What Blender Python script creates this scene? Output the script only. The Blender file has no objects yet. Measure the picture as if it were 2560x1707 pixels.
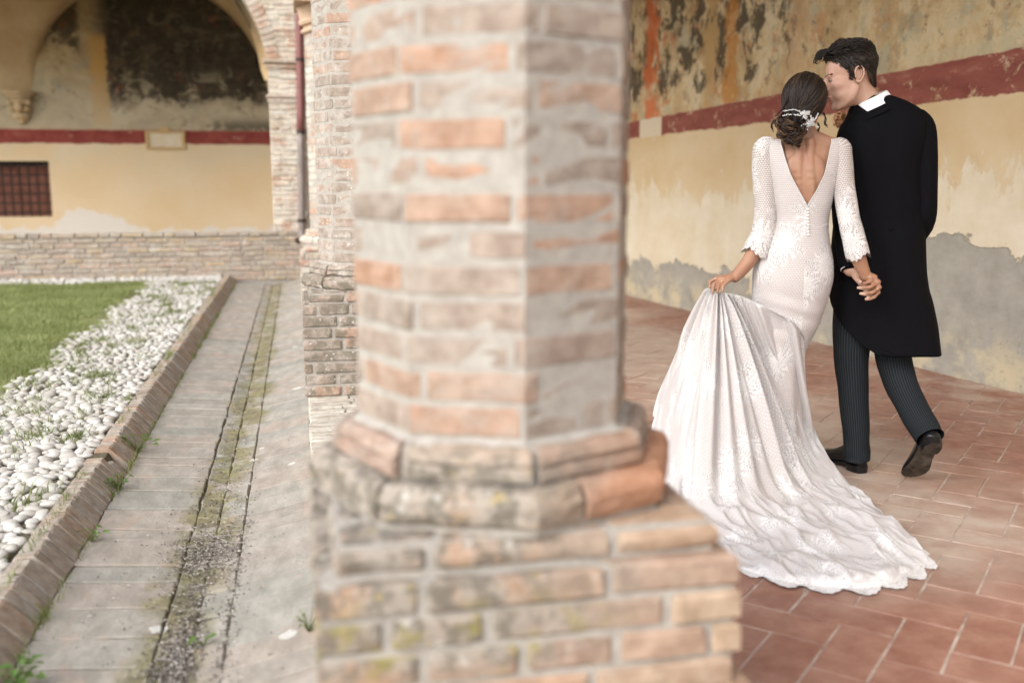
import bpy, math, random
import numpy as np
from mathutils import Vector, Matrix, noise

random.seed(7)
RNG = np.random.default_rng(7)
scn = bpy.context.scene
COL = scn.collection
PI = math.pi

# ------------------------------------------------------------------ camera
cd = bpy.data.cameras.new("camera")
cam = bpy.data.objects.new("camera", cd)
COL.objects.link(cam)
cam.location = (0, 0, 1.25)
cam.rotation_euler = (math.radians(90 - 9.32), 0, math.radians(-12.02))
cd.sensor_width = 36.0
cd.lens = 35.0
cd.clip_start = 0.05
cd.clip_end = 400
cd.dof.use_dof = True
cd.dof.focus_distance = 4.25
cd.dof.aperture_fstop = 1.45
scn.camera = cam

# ------------------------------------------------------------------ sky, sun, exposure
SUN_EL, SUN_AZ = math.radians(38), math.radians(-132)      # azimuth from +Y towards +X
w = bpy.data.worlds.new("World")
scn.world = w
w.use_nodes = True
nt = w.node_tree
nt.nodes.clear()
sky = nt.nodes.new("ShaderNodeTexSky")
sky.sky_type = 'NISHITA'
sky.sun_disc = False
sky.sun_elevation = SUN_EL
sky.sun_rotation = SUN_AZ
sky.air_density = 1.0
sky.dust_density = 3.0
hs = nt.nodes.new("ShaderNodeHueSaturation")
hs.inputs['Saturation'].default_value = 0.50                # veil of cloud: a nearly grey sky
bgn = nt.nodes.new("ShaderNodeBackground")
bgn.inputs['Strength'].default_value = 0.15
wo = nt.nodes.new("ShaderNodeOutputWorld")
nt.links.new(sky.outputs[0], hs.inputs['Color'])
nt.links.new(hs.outputs[0], bgn.inputs[0])
nt.links.new(bgn.outputs[0], wo.inputs[0])
sl = bpy.data.lights.new("sun", 'SUN')
sl.energy = 0.8
sl.angle = math.radians(45)
sl.color = (1.0, 0.995, 0.985)
so = bpy.data.objects.new("sun", sl)
COL.objects.link(so)
_d = Vector((math.sin(SUN_AZ) * math.cos(SUN_EL), math.cos(SUN_AZ) * math.cos(SUN_EL), math.sin(SUN_EL)))
so.rotation_euler = _d.to_track_quat('Z', 'Y').to_euler()
so.location = (-6, -2, 12)

scn.view_settings.view_transform = 'Standard'
scn.view_settings.look = 'None'
scn.view_settings.exposure = 1.3
scn.view_settings.gamma = 1.0
scn.view_settings.use_curve_mapping = False
scn.render.engine = 'CYCLES'
scn.cycles.use_denoising = True
scn.cycles.max_bounces = 8
scn.cycles.transparent_max_bounces = 12


# ------------------------------------------------------------------ node helpers
class NB:
    """small wrapper to write material node graphs"""
    def __init__(self, name):
        self.m = bpy.data.materials.new(name)
        self.m.use_nodes = True
        self.t = self.m.node_tree
        self.t.nodes.clear()
        self.out = self.t.nodes.new("ShaderNodeOutputMaterial")
        self.b = self.t.nodes.new("ShaderNodeBsdfPrincipled")
        self.t.links.new(self.b.outputs[0], self.out.inputs[0])
        self._pos = None

    def put(self, sock, v):
        if v is None:
            return
        if isinstance(v, bpy.types.NodeSocket):
            self.t.links.new(v, sock)
        elif isinstance(v, (tuple, list)):
            sock.default_value = tuple(v) + ((1.0,) if len(v) == 3 and sock.type == 'RGBA' else ())
        else:
            sock.default_value = v

    def n(self, kind, **kw):
        nd = self.t.nodes.new(kind)
        for k, v in kw.items():
            setattr(nd, k, v)
        return nd

    def pos(self):
        if self._pos is None:
            self._pos = self.n("ShaderNodeNewGeometry").outputs['Position']
        return self._pos

    def obj(self):
        return self.n("ShaderNodeTexCoord").outputs['Object']

    def uv(self):
        return self.n("ShaderNodeTexCoord").outputs['UV']

    def attr(self, name, out='Fac'):
        return self.n("ShaderNodeAttribute", attribute_name=name).outputs[out]

    def rnd(self):
        a = self.attr('rnd')
        o = self.n("ShaderNodeObjectInfo").outputs['Random']
        return self.math('FRACT', self.math('ADD', a, o))

    def math(self, op, a, b=None, c=None, clamp=False):
        nd = self.n("ShaderNodeMath", operation=op, use_clamp=clamp)
        self.put(nd.inputs[0], a)
        self.put(nd.inputs[1], b)
        self.put(nd.inputs[2], c)
        return nd.outputs[0]

    def sep(self, v):
        nd = self.n("ShaderNodeSeparateXYZ")
        self.put(nd.inputs[0], v)
        return nd.outputs

    def comb(self, x, y, z):
        nd = self.n("ShaderNodeCombineXYZ")
        for i, q in enumerate((x, y, z)):
            self.put(nd.inputs[i], q)
        return nd.outputs[0]

    def vscale(self, v, s):
        nd = self.n("ShaderNodeVectorMath", operation='MULTIPLY')
        self.put(nd.inputs[0], v)
        self.put(nd.inputs[1], s)
        return nd.outputs[0]

    def vadd(self, v, s, op='ADD'):
        nd = self.n("ShaderNodeVectorMath", operation=op)
        self.put(nd.inputs[0], v)
        self.put(nd.inputs[1], s)
        return nd.outputs[0]

    def noise(self, v, scale, detail=4, rough=0.55, dist=0.0, color=False):
        nd = self.n("ShaderNodeTexNoise")
        self.put(nd.inputs['Vector'], v)
        nd.inputs['Scale'].default_value = scale
        nd.inputs['Detail'].default_value = detail
        nd.inputs['Roughness'].default_value = rough
        nd.inputs['Distortion'].default_value = dist
        return nd.outputs['Color' if color else 'Fac']

    def voro(self, v, scale, feature='F1', out='Distance', rand=1.0):
        nd = self.n("ShaderNodeTexVoronoi", feature=feature)
        self.put(nd.inputs['Vector'], v)
        nd.inputs['Scale'].default_value = scale
        nd.inputs['Randomness'].default_value = rand
        return nd.outputs[out]

    def ramp(self, f, stops, interp='LINEAR'):
        nd = self.n("ShaderNodeValToRGB")
        cr = nd.color_ramp
        cr.interpolation = interp
        while len(cr.elements) < len(stops):
            cr.elements.new(0.5)
        for e, (p, c) in zip(cr.elements, stops):
            e.position = p
            e.color = (c, c, c, 1) if isinstance(c, (int, float)) else tuple(c) + (1,)
        self.put(nd.inputs[0], f)
        return nd.outputs[0]

    def step(self, f, lo, hi):
        nd = self.n("ShaderNodeMapRange", interpolation_type='SMOOTHSTEP')
        self.put(nd.inputs[0], f)
        self.put(nd.inputs[1], lo)
        self.put(nd.inputs[2], hi)
        return nd.outputs[0]

    def mix(self, f, a, b, mode='MIX'):
        nd = self.n("ShaderNodeMix", data_type='RGBA', blend_type=mode)
        self.put(nd.inputs[0], f)
        self.put(nd.inputs[6], a)
        self.put(nd.inputs[7], b)
        return nd.outputs[2]

    def bump(self, h, strength=0.3, dist=0.01, normal=None):
        nd = self.n("ShaderNodeBump")
        nd.inputs['Strength'].default_value = strength
        nd.inputs['Distance'].default_value = dist
        self.put(nd.inputs['Height'], h)
        self.put(nd.inputs['Normal'], normal)
        return nd.outputs[0]

    def done(self, color, rough=0.8, normal=None, spec=0.3, **kw):
        self.put(self.b.inputs['Base Color'], color)
        self.put(self.b.inputs['Roughness'], rough)
        self.put(self.b.inputs['Normal'], normal)
        self.b.inputs['Specular IOR Level'].default_value = spec
        for k, v in kw.items():
            self.put(self.b.inputs[k.replace('_', ' ')], v)
        return self.m


# ------------------------------------------------------------------ mesh helpers
def link(name, me, mat=None, parent=None, smooth=False):
    if mat is not None and len(me.materials) == 0:
        me.materials.append(mat)
    o = bpy.data.objects.new(name, me)
    COL.objects.link(o)
    if parent is not None:
        o.parent = parent
    if smooth:
        me.polygons.foreach_set('use_smooth', [True] * len(me.polygons))
    return o


def tag(o, label=None, cat=None, group=None, kind=None):
    for k, v in (('label', label), ('category', cat), ('group', group), ('kind', kind)):
        if v:
            o[k] = v
    return o


def empty(name, loc=(0, 0, 0)):
    o = bpy.data.objects.new(name, None)
    o.empty_display_size = 0.1
    COL.objects.link(o)
    o.location = loc
    return o


class Acc:
    """collects faces of one mesh"""
    def __init__(self):
        self.v, self.f, self.r = [], [], []

    def add(self, vs, fs, r=0.0):
        k = len(self.v)
        self.v.extend([tuple(p) for p in vs])
        self.f.extend([tuple(i + k for i in q) for q in fs])
        self.r.extend([r] * len(fs))
        return self

    def mesh(self, name, mat=None, smooth=False):
        me = bpy.data.meshes.new(name)
        me.from_pydata(self.v, [], self.f)
        a = me.attributes.new('rnd', 'FLOAT', 'FACE')
        a.data.foreach_set('value', self.r)
        if mat is not None:
            me.materials.append(mat)
        if smooth:
            me.polygons.foreach_set('use_smooth', [True] * len(me.polygons))
        me.update()
        return me

    def obj(self, name, mat=None, parent=None, smooth=False):
        return link(name, self.mesh(name, mat, smooth), None, parent)


def box(x0, x1, y0, y1, z0, z1):
    v = [(x0, y0, z0), (x1, y0, z0), (x1, y1, z0), (x0, y1, z0), (x0, y0, z1), (x1, y0, z1), (x1, y1, z1), (x0, y1, z1)]
    return v, [(0, 3, 2, 1), (4, 5, 6, 7), (0, 1, 5, 4), (1, 2, 6, 5), (2, 3, 7, 6), (3, 0, 4, 7)]


def cbox(x0, x1, y0, y1, z0, z1, c=0.004, jit=0.0):
    """box with worn (chamfered, uneven) edges: 24 vertices, 44 triangles"""
    X, Y, Z = (x0, x1), (y0, y1), (z0, z1)
    S = (1, -1)
    v, idx = [], {}
    for i in (0, 1):
        for j in (0, 1):
            for k in (0, 1):
                jx, jy, jz = [random.uniform(-jit, jit) for _ in range(3)]
                cc = c * random.uniform(0.6, 1.5) if jit else c
                b = (X[i] + jx, Y[j] + jy, Z[k] + jz)
                for a in range(3):
                    p = [b[0] + S[i] * cc, b[1] + S[j] * cc, b[2] + S[k] * cc]
                    p[a] = b[a]
                    idx[i, j, k, a] = len(v)
                    v.append(tuple(p))
    f = []
    q = [(0, 0), (1, 0), (1, 1), (0, 1)]
    for s in (0, 1):
        for a in range(3):
            g = []
            for (m, n_) in q:
                t = [m, n_]
                t.insert(a, s)
                g.append(idx[t[0], t[1], t[2], a])
            flip = (s == 0) ^ (a == 1)
            f.append(tuple(g[::-1] if flip else g))
    for a in range(3):                      # edges along axis a
        o1, o2 = [(1, 2), (0, 2), (0, 1)][a]
        for s1 in (0, 1):
            for s2 in (0, 1):
                t0, t1 = [0, 0, 0], [0, 0, 0]
                t0[o1] = t1[o1] = s1
                t0[o2] = t1[o2] = s2
                t1[a] = 1
                g = (idx[(*t0, o1)], idx[(*t1, o1)], idx[(*t1, o2)], idx[(*t0, o2)])
                f.append(g)
    for i in (0, 1):
        for j in (0, 1):
            for k in (0, 1):
                f.append((idx[i, j, k, 0], idx[i, j, k, 1], idx[i, j, k, 2]))
    return v, f


def fixn(me):
    import bmesh
    bm = bmesh.new()
    bm.from_mesh(me)
    bmesh.ops.recalc_face_normals(bm, faces=bm.faces)
    bm.to_mesh(me)
    bm.free()
    return me


def brick_obj(name, vf, mat, parent, r=0.0):
    me = Acc().add(vf[0], vf[1], r).mesh(name, mat)
    fixn(me)
    return link(name, me, None, parent)


def poly_unit(n, psi):
    return [(math.cos(psi + 2 * PI * i / n), math.sin(psi + 2 * PI * i / n)) for i in range(n)]


def poly_pt(U, s):
    """point at perimeter parameter s (one unit per side)"""
    n = len(U)
    i = int(math.floor(s)) % n
    t = s - math.floor(s)
    a, b = U[i], U[(i + 1) % n]
    return (a[0] + (b[0] - a[0]) * t, a[1] + (b[1] - a[1]) * t)


def ring_brick(U, cx, cy, s0, s1, prof, rin, jit=0.0015, sub=0.34, ends=0.012):
    """a brick that follows a polygonal ring from s0 to s1; prof = [(radius, z), ...] from bottom to top"""
    L = [s0, s0 + ends]
    for c in range(int(math.ceil(s0)), int(math.floor(s1)) + 1):
        if s0 + ends < c < s1 - ends:
            L.append(float(c))
    L += [s1 - ends, s1]
    L = sorted(set(L))
    M = [L[0]]
    for a in L[1:]:
        k = max(1, int(round((a - M[-1]) / sub)))
        b0 = M[-1]
        for q in range(1, k + 1):
            M.append(b0 + (a - b0) * q / k)
    nr = len(prof)
    v, f = [], []
    for si, s in enumerate(M):
        ux, uy = poly_pt(U, s)
        edge = si in (0, len(M) - 1)
        for (R, z) in prof:
            r_ = R - (0.005 if edge else 0) + random.uniform(-jit, jit)
            v.append((cx + ux * r_, cy + uy * r_, z + random.uniform(-jit, jit)))
        v.append((cx + ux * rin, cy + uy * rin, prof[-1][1]))
        v.append((cx + ux * rin, cy + uy * rin, prof[0][1]))
    m = nr + 2
    for i in range(len(M) - 1):
        for j in range(m):
            a, b = i * m + j, i * m + (j + 1) % m
            f.append((a, a + m, b + m, b))
    f.append(tuple(range(m)))
    f.append(tuple((len(M) - 1) * m + j for j in range(m))[::-1])
    return v, f


def ring_solid(U, cx, cy, prof):
    """closed solid of stacked polygonal rings"""
    n = len(U)
    v, f = [], []
    for (R, z) in prof:
        for (a, b) in U:
            v.append((cx + a * R, cy + b * R, z))
    for i in range(len(prof) - 1):
        for j in range(n):
            a = i * n + j
            b = i * n + (j + 1) % n
            f.append((a, b, b + n, a + n))
    f.append(tuple(range(n))[::-1])
    f.append(tuple((len(prof) - 1) * n + j for j in range(n)))
    return v, f


def _interp(pts, rad, k):
    """smooth (Catmull-Rom) resampling of a path with radii"""
    P = np.array(pts, float)
    R = np.array(rad, float)
    if R.ndim == 1:
        R = np.stack([R, R], 1)
    n = len(P)
    if n == 2 or k <= 1:
        return P, R
    D = np.concatenate([P, R], 1)
    out = []
    for i in range(n - 1):
        p0, p1, p2, p3 = D[max(i - 1, 0)], D[i], D[i + 1], D[min(i + 2, n - 1)]
        for q in range(k):
            t = q / k
            out.append(0.5 * ((2 * p1) + (-p0 + p2) * t + (2 * p0 - 5 * p1 + 4 * p2 - p3) * t * t + (-p0 + 3 * p1 - 3 * p2 + p3) * t ** 3))
    out.append(D[-1])
    out = np.array(out)
    return out[:, :3], np.maximum(out[:, 3:], 1e-4)


def tube(pts, rad, seg=12, k=4, ref=(0, 0, 1), cap=True, squash=1.0):
    """closed tube along a path; rad = one radius or (side, ref) pair per point; ends rounded off"""
    P, R = _interp(pts, rad, k)
    n = len(P)
    T = np.gradient(P, axis=0)
    T /= np.linalg.norm(T, axis=1)[:, None] + 1e-9
    ref = np.array(ref, float)
    rows = []
    ang = np.linspace(0, 2 * PI, seg, endpoint=False)

    def ringat(p, t, r):
        a = np.cross(t, ref)
        if np.linalg.norm(a) < 1e-3:
            a = np.cross(t, (0.3, 1, 0.2))
        a /= np.linalg.norm(a)
        b = np.cross(a, t)
        return p + np.outer(np.cos(ang) * r[0], a) + np.outer(np.sin(ang) * r[1], b)
    if cap:
        for q in (0.35, 0.75):
            c = math.sqrt(1 - (1 - q) ** 2)
            rows.append(ringat(P[0] - T[0] * R[0].min() * (1 - q) * squash, T[0], R[0] * c))
    for i in range(n):
        rows.append(ringat(P[i], T[i], R[i]))
    if cap:
        for q in (0.75, 0.35):
            c = math.sqrt(1 - (1 - q) ** 2)
            rows.append(ringat(P[-1] + T[-1] * R[-1].min() * (1 - q) * squash, T[-1], R[-1] * c))
    m = len(rows)
    v = [tuple(x) for r_ in rows for x in r_]
    f = []
    for i in range(m - 1):
        for j in range(seg):
            a, b = i * seg + j, i * seg + (j + 1) % seg
            f.append((a, b, b + seg, a + seg))
    f.append(tuple(range(seg))[::-1])
    f.append(tuple((m - 1) * seg + j for j in range(seg)))
    return v, f


def ellipsoid(c, r, seg=16, rings=10, M=None):
    v = []
    for i in range(1, rings):
        a = PI * i / rings
        for j in range(seg):
            b = 2 * PI * j / seg
            v.append(Vector((r[0] * math.sin(a) * math.cos(b), r[1] * math.sin(a) * math.sin(b), r[2] * math.cos(a))))
    v.append(Vector((0, 0, r[2])))
    v.append(Vector((0, 0, -r[2])))
    if M is not None:
        v = [M @ p for p in v]
    c = Vector(c)
    v = [tuple(p + c) for p in v]
    f = []
    for i in range(rings - 2):
        for j in range(seg):
            a, b = i * seg + j, i * seg + (j + 1) % seg
            f.append((a, a + seg, b + seg, b))
    t, q = len(v) - 2, len(v) - 1
    for j in range(seg):
        f.append((t, j, (j + 1) % seg))
        k = (rings - 2) * seg
        f.append((q, k + (j + 1) % seg, k + j))
    return v, f


def tf(vf, M):
    return [tuple(M @ Vector(p)) for p in vf[0]], vf[1]


def voxel(acc, name, mat, size=0.0035, smooth=4, parent=None):
    """fuse the closed pieces in acc into one continuous skin"""
    me = acc.mesh(name + "_src")
    fixn(me)
    t = link(name + "_src", me)
    m = t.modifiers.new('r', 'REMESH')
    m.mode = 'VOXEL'
    m.voxel_size = size
    s = t.modifiers.new('s', 'SMOOTH')
    s.factor = 0.5
    s.iterations = smooth
    dg = bpy.context.evaluated_depsgraph_get()
    out = bpy.data.meshes.new_from_object(t.evaluated_get(dg))
    out.name = name
    bpy.data.objects.remove(t)
    bpy.data.meshes.remove(me)
    out.materials.clear()
    out.materials.append(mat)
    out.polygons.foreach_set('use_smooth', [True] * len(out.polygons))
    return link(name, out, None, parent)


def grid_mesh(name, V, mat, uv=None, closed=False, smooth=True, attr=None):
    """V: (rows, cols, 3) array -> quad sheet"""
    nr, nc, _ = V.shape
    me = bpy.data.meshes.new(name)
    f = []
    cc = nc if closed else nc - 1
    for i in range(nr - 1):
        for j in range(cc):
            j2 = (j + 1) % nc
            f.append((i * nc + j, i * nc + j2, (i + 1) * nc + j2, (i + 1) * nc + j))
    me.from_pydata(V.reshape(-1, 3).tolist(), [], f)
    if uv is not None:
        ul = me.uv_layers.new(name='UVMap')
        li = np.zeros(len(me.loops), dtype=np.int64)
        me.loops.foreach_get('vertex_index', li)
        U = uv.reshape(-1, 2)[li]
        ul.data.foreach_set('uv', U.astype(np.float32).ravel())
    if attr is not None:
        for k, a in attr.items():
            at = me.attributes.new(k, 'FLOAT', 'POINT')
            at.data.foreach_set('value', a.astype(np.float32).ravel())
    me.materials.append(mat)
    if smooth:
        me.polygons.foreach_set('use_smooth', [True] * len(me.polygons))
    me.update()
    return me


# ------------------------------------------------------------------ materials
def m_brick(name, pal, lime=0.5, limecol=(0.55, 0.50, 0.43), rough=0.9, lichen=None, relief=0.5, limescale=7, limemix=0.72):
    b = NB(name)
    r = b.rnd()
    p = b.pos()
    k = len(pal)
    base = b.ramp(r, [(i / k, c) for i, c in enumerate(pal)], 'CONSTANT')
    base = b.mix(0.75, base, b.ramp(b.math('FRACT', b.math('MULTIPLY', r, 7.3)), [(0, pal[0]), (0.5, pal[k // 2]), (1, pal[-1])]))  if False else base
    v = b.math('FRACT', b.math('MULTIPLY', r, 13.7))
    base = b.mix(b.math('MULTIPLY', v, 0.35), base, (0.34, 0.29, 0.24))
    n1 = b.noise(p, 22, 6, 0.65)
    base = b.mix(b.step(n1, 0.30, 0.75), b.mix(0.45, base, (0.16, 0.11, 0.08)), b.mix(0.25, base, (0.62, 0.52, 0.42)))
    n2 = b.noise(p, limescale * 1.3, 8, 0.74, 0.2)
    lm = b.step(n2, 0.66 - 0.34 * lime, 0.80 - 0.30 * lime)
    base = b.mix(b.math('MULTIPLY', lm, limemix), base, limecol)
    if lichen is not None:
        base = lichen(b, base)
    h = b.math('ADD', b.noise(p, 60, 5, 0.7), b.math('MULTIPLY', b.noise(p, 14, 3), 1.2))
    return b.done(base, rough, b.bump(h, relief, 0.006), 0.2)


def near_lichen(b, base):
    """lichen and soot on the weather side of the plinth: an irregular patch of growth"""
    p = b.pos()
    x, y, z = b.sep(p)
    reg = b.math('MULTIPLY', b.step(b.math('ADD', x, b.math('MULTIPLY', b.noise(p, 5, 3), 0.35)), 0.74, 0.48), b.step(z, 0.86, 0.74))
    low = b.step(z, 0.40, 0.47)
    reg = b.math('MULTIPLY', reg, low)
    crust = b.math('MULTIPLY', reg, b.step(b.noise(b.vadd(p, (6, 6, 1)), 7, 6, 0.7), 0.34, 0.5))
    base = b.mix(b.math('MULTIPLY', crust, 0.85), base, (0.285, 0.26, 0.225))
    n = b.noise(p, 24, 7, 0.74)
    dark = b.math('MULTIPLY', reg, b.step(n, 0.46, 0.56))
    base = b.mix(b.math('MULTIPLY', dark, 0.8), base, (0.125, 0.11, 0.088))
    yl = b.math('MULTIPLY', reg, b.step(b.noise(b.vadd(p, (3, 1, 7)), 34, 4, 0.6), 0.60, 0.70))
    base = b.mix(b.math('MULTIPLY', yl, 0.55), base, (0.36, 0.28, 0.10))
    ol = b.math('MULTIPLY', b.math('MULTIPLY', reg, b.step(z, 0.60, 0.5)), b.step(b.noise(b.vadd(p, (9, 4, 2)), 13, 4, 0.6), 0.50, 0.62))
    base = b.mix(b.math('MULTIPLY', ol, 0.75), base, (0.24, 0.21, 0.07))
    wh = b.math('MULTIPLY', reg, b.step(b.voro(p, 26), 0.28, 0.14))
    wh = b.math('MULTIPLY', wh, b.step(b.noise(p, 11, 2), 0.52, 0.60))
    return b.mix(b.math('MULTIPLY', wh, 0.6), base, (0.48, 0.46, 0.42))


def far_lichen(b, base):
    p = b.pos()
    z = b.sep(p)[2]
    m = b.math('MULTIPLY', b.step(z, 0.86, 0.70), b.step(b.noise(p, 18, 5, 0.7), 0.40, 0.58))
    base = b.mix(b.math('MULTIPLY', m, 0.8), base, (0.15, 0.135, 0.10))
    wh = b.math('MULTIPLY', b.step(b.voro(p, 40), 0.25, 0.15), b.step(b.noise(p, 9, 2), 0.50, 0.58))
    return b.mix(b.math('MULTIPLY', wh, 0.7), base, (0.6, 0.58, 0.54))


PAL_NEAR = [(0.30, 0.205, 0.16), (0.235, 0.195, 0.165), (0.38, 0.19, 0.11), (0.27, 0.21, 0.175), (0.34, 0.20, 0.135), (0.215, 0.175, 0.15), (0.28, 0.225, 0.19)]
PAL_PLINTH = [(0.34, 0.215, 0.13), (0.37, 0.21, 0.12), (0.32, 0.185, 0.12), (0.36, 0.255, 0.165), (0.29, 0.19, 0.14)]
PAL_GREY = [(0.29, 0.235, 0.205), (0.36, 0.23, 0.17), (0.25, 0.215, 0.19), (0.32, 0.25, 0.215), (0.24, 0.205, 0.18)]
PAL_PARAPET = [(0.34, 0.28, 0.215), (0.30, 0.26, 0.22), (0.37, 0.265, 0.21), (0.34, 0.31, 0.25), (0.38, 0.30, 0.19), (0.25, 0.225, 0.195)]

M = {}
M['brick_near'] = m_brick('brick_near', PAL_NEAR, 0.56, (0.36, 0.315, 0.275), limescale=9, limemix=0.5)
M['brick_plinth'] = m_brick('brick_plinth', PAL_PLINTH, 0.38, (0.39, 0.32, 0.245), lichen=near_lichen)
M['brick_roll'] = m_brick('brick_roll', [(0.44, 0.15, 0.06), (0.42, 0.165, 0.07), (0.40, 0.165, 0.08)], 0.0, lichen=near_lichen, relief=0.3, limemix=0.2)
M['brick_grey'] = m_brick('brick_grey', PAL_GREY, 0.55, (0.42, 0.39, 0.35), lichen=far_lichen)
M['brick_parapet'] = m_brick('brick_parapet', PAL_PARAPET, 0.45, (0.44, 0.41, 0.355))
M['brick_lime'] = m_brick('brick_lime', [(0.42, 0.25, 0.18), (0.42, 0.35, 0.28), (0.46, 0.40, 0.33), (0.44, 0.25, 0.17)], 0.74, (0.55, 0.53, 0.475), limescale=4)
M['brick_cope'] = m_brick('brick_cope', [(0.46, 0.44, 0.38), (0.42, 0.40, 0.34), (0.50, 0.47, 0.41)], 0.6, (0.54, 0.52, 0.46))
M['brick_kerb'] = m_brick('brick_kerb', [(0.27, 0.225, 0.18), (0.30, 0.235, 0.175), (0.265, 0.24, 0.205), (0.29, 0.255, 0.215), (0.34, 0.225, 0.155)], 0.55, (0.36, 0.335, 0.295))


def m_mortar():
    b = NB('mortar')
    p = b.pos()
    c = b.ramp(b.noise(p, 30, 6, 0.7), [(0.3, (0.28, 0.255, 0.225)), (0.7, (0.41, 0.385, 0.345))])
    x, y, z = b.sep(p)
    return b.done(c, 0.95, b.bump(b.noise(p, 110, 4, 0.7), 0.6, 0.005), 0.1)


M['mortar'] = m_mortar()


def m_tile():
    b = NB('terracotta_tile')
    p = b.pos()
    r = b.rnd()
    c = b.ramp(r, [(0, (0.27, 0.115, 0.078)), (0.3, (0.30, 0.14, 0.095)), (0.6, (0.245, 0.105, 0.073)), (0.85, (0.32, 0.155, 0.108)), (1, (0.265, 0.125, 0.09))])
    n = b.noise(p, 9, 6, 0.65)
    c = b.mix(b.step(n, 0.3, 0.8), b.mix(0.35, c, (0.12, 0.05, 0.035)), b.mix(0.4, c, (0.43, 0.285, 0.215)))
    # trodden lane: its pale sheen painted into the colour, along with dust and lime
    x, y, z = b.sep(p)
    d = b.math('ABSOLUTE', b.math('SUBTRACT', x, b.math('ADD', 2.05, b.math('MULTIPLY', y, 0.05))))
    wob = b.math('MULTIPLY', b.math('SUBTRACT', b.noise(p, 1.3, 4, 0.6), 0.5), 1.7)
    lane = b.step(b.math('ADD', d, wob), 0.90, 0.25)
    far = b.step(y, 2.3, 3.0)
    dust_sheen = b.math('MULTIPLY', lane, far)
    dust_sheen = b.math('MULTIPLY', dust_sheen, b.math('ADD', 0.45, b.math('MULTIPLY', b.step(b.noise(p, 7, 5, 0.7), 0.35, 0.65), 0.5)))
    c = b.mix(b.math('MULTIPLY', dust_sheen, 0.9), c, (0.47, 0.395, 0.325))
    # limy edge along the wall foot
    lim = b.math('MULTIPLY', b.step(x, 3.25, 3.95), b.step(b.noise(p, 2.2, 5, 0.65), 0.42, 0.62))
    c = b.mix(b.math('MULTIPLY', lim, 0.6), c, (0.50, 0.42, 0.34))
    sp = b.step(b.voro(p, 38), 0.09, 0.05)
    c = b.mix(b.math('MULTIPLY', sp, 0.5), c, (0.55, 0.40, 0.30))
    rough = b.ramp(b.noise(p, 14, 4, 0.6), [(0.3, 0.34), (0.7, 0.66)])
    h = b.math('ADD', b.noise(p, 45, 4, 0.6), b.math('MULTIPLY', b.noise(p, 9, 3), 1.5))
    return b.done(c, rough, b.bump(h, 0.22, 0.005), 0.35)


M['tile'] = m_tile()


def m_grout():
    b = NB('floor_grout')
    p = b.pos()
    c = b.ramp(b.noise(p, 12, 6, 0.7), [(0.35, (0.30, 0.21, 0.165)), (0.65, (0.50, 0.43, 0.37))])
    return b.done(c, 0.95, b.bump(b.noise(p, 90, 4), 0.5, 0.004), 0.1)


M['grout'] = m_grout()


def m_stone():
    b = NB('gutter_stone')
    p = b.pos()
    r = b.rnd()
    c = b.ramp(r, [(0, (0.30, 0.28, 0.24)), (0.25, (0.36, 0.295, 0.245)), (0.5, (0.26, 0.255, 0.225)), (0.75, (0.35, 0.325, 0.28)), (1, (0.31, 0.265, 0.225))])
    n = b.noise(b.vscale(p, (1.5, 0.75, 1)), 9, 8, 0.72)
    c = b.mix(b.step(n, 0.3, 0.75), b.mix(0.38, c, (0.13, 0.13, 0.11)), b.mix(0.35, c, (0.47, 0.44, 0.39)))
    pk = b.step(b.noise(b.vadd(b.vscale(p, (1.4, 0.7, 1)), (5, 2, 0)), 5.5, 5, 0.6), 0.56, 0.68)
    c = b.mix(b.math('MULTIPLY', pk, 0.35), c, (0.42, 0.29, 0.225))
    gy = b.step(b.noise(b.vadd(b.vscale(p, (1.5, 0.7, 1)), (1, 7, 0)), 11, 6, 0.7), 0.55, 0.68)
    c = b.mix(b.math('MULTIPLY', gy, 0.45), c, (0.22, 0.215, 0.19))
    x, y, z = b.sep(p)
    # moss along the channel where the water stands
    d = b.math('ABSOLUTE', b.math('ADD', x, b.math('ADD', b.math('SUBTRACT', 0.382, b.math('MULTIPLY', b.step(y, 2.6, 6.5), 0.085)), b.math('MULTIPLY', b.math('SUBTRACT', b.noise(p, 3.2, 4, 0.6), 0.5), 0.26))))
    ms = b.math('MULTIPLY', b.step(d, 0.13, 0.03), b.step(b.noise(p, 6, 6, 0.72), 0.38, 0.50))
    c = b.mix(b.math('MULTIPLY', ms, 0.85), c, b.ramp(b.noise(p, 17, 5), [(0.35, (0.115, 0.10, 0.06)), (0.65, (0.23, 0.21, 0.095))]))
    # round white lichen spots
    vr = b.voro(b.vadd(p, b.vscale(b.noise(p, 30, 3, 0.6, color=True), (0.03, 0.03, 0))), 5.2, out='Distance')
    vc = b.voro(b.vadd(p, b.vscale(b.noise(p, 30, 3, 0.6, color=True), (0.03, 0.03, 0))), 5.2, out='Color')
    big = b.math('MULTIPLY', b.step(b.sep(vc)[0], 0.62, 0.66), b.math('MULTIPLY', b.sep(vc)[1], 0.17))
    sp = b.math('LESS_THAN', vr, big)
    c = b.mix(b.math('MULTIPLY', sp, 0.8), c, (0.52, 0.52, 0.49))
    h = b.math('ADD', b.noise(p, 70, 5, 0.7), b.math('MULTIPLY', b.noise(b.vscale(p, (1.4, 0.8, 1)), 16, 4), 1.2))
    return b.done(c, 0.9, b.bump(h, 0.5, 0.008), 0.2)


M['stone'] = m_stone()


def m_soil(name='soil', a=(0.07, 0.06, 0.04), c2=(0.16, 0.14, 0.09)):
    b = NB(name)
    p = b.pos()
    c = b.ramp(b.noise(p, 25, 6, 0.7), [(0.3, a), (0.7, c2)])
    return b.done(c, 0.98, b.bump(b.noise(p, 60, 5, 0.7), 0.8, 0.01), 0.1)


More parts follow.
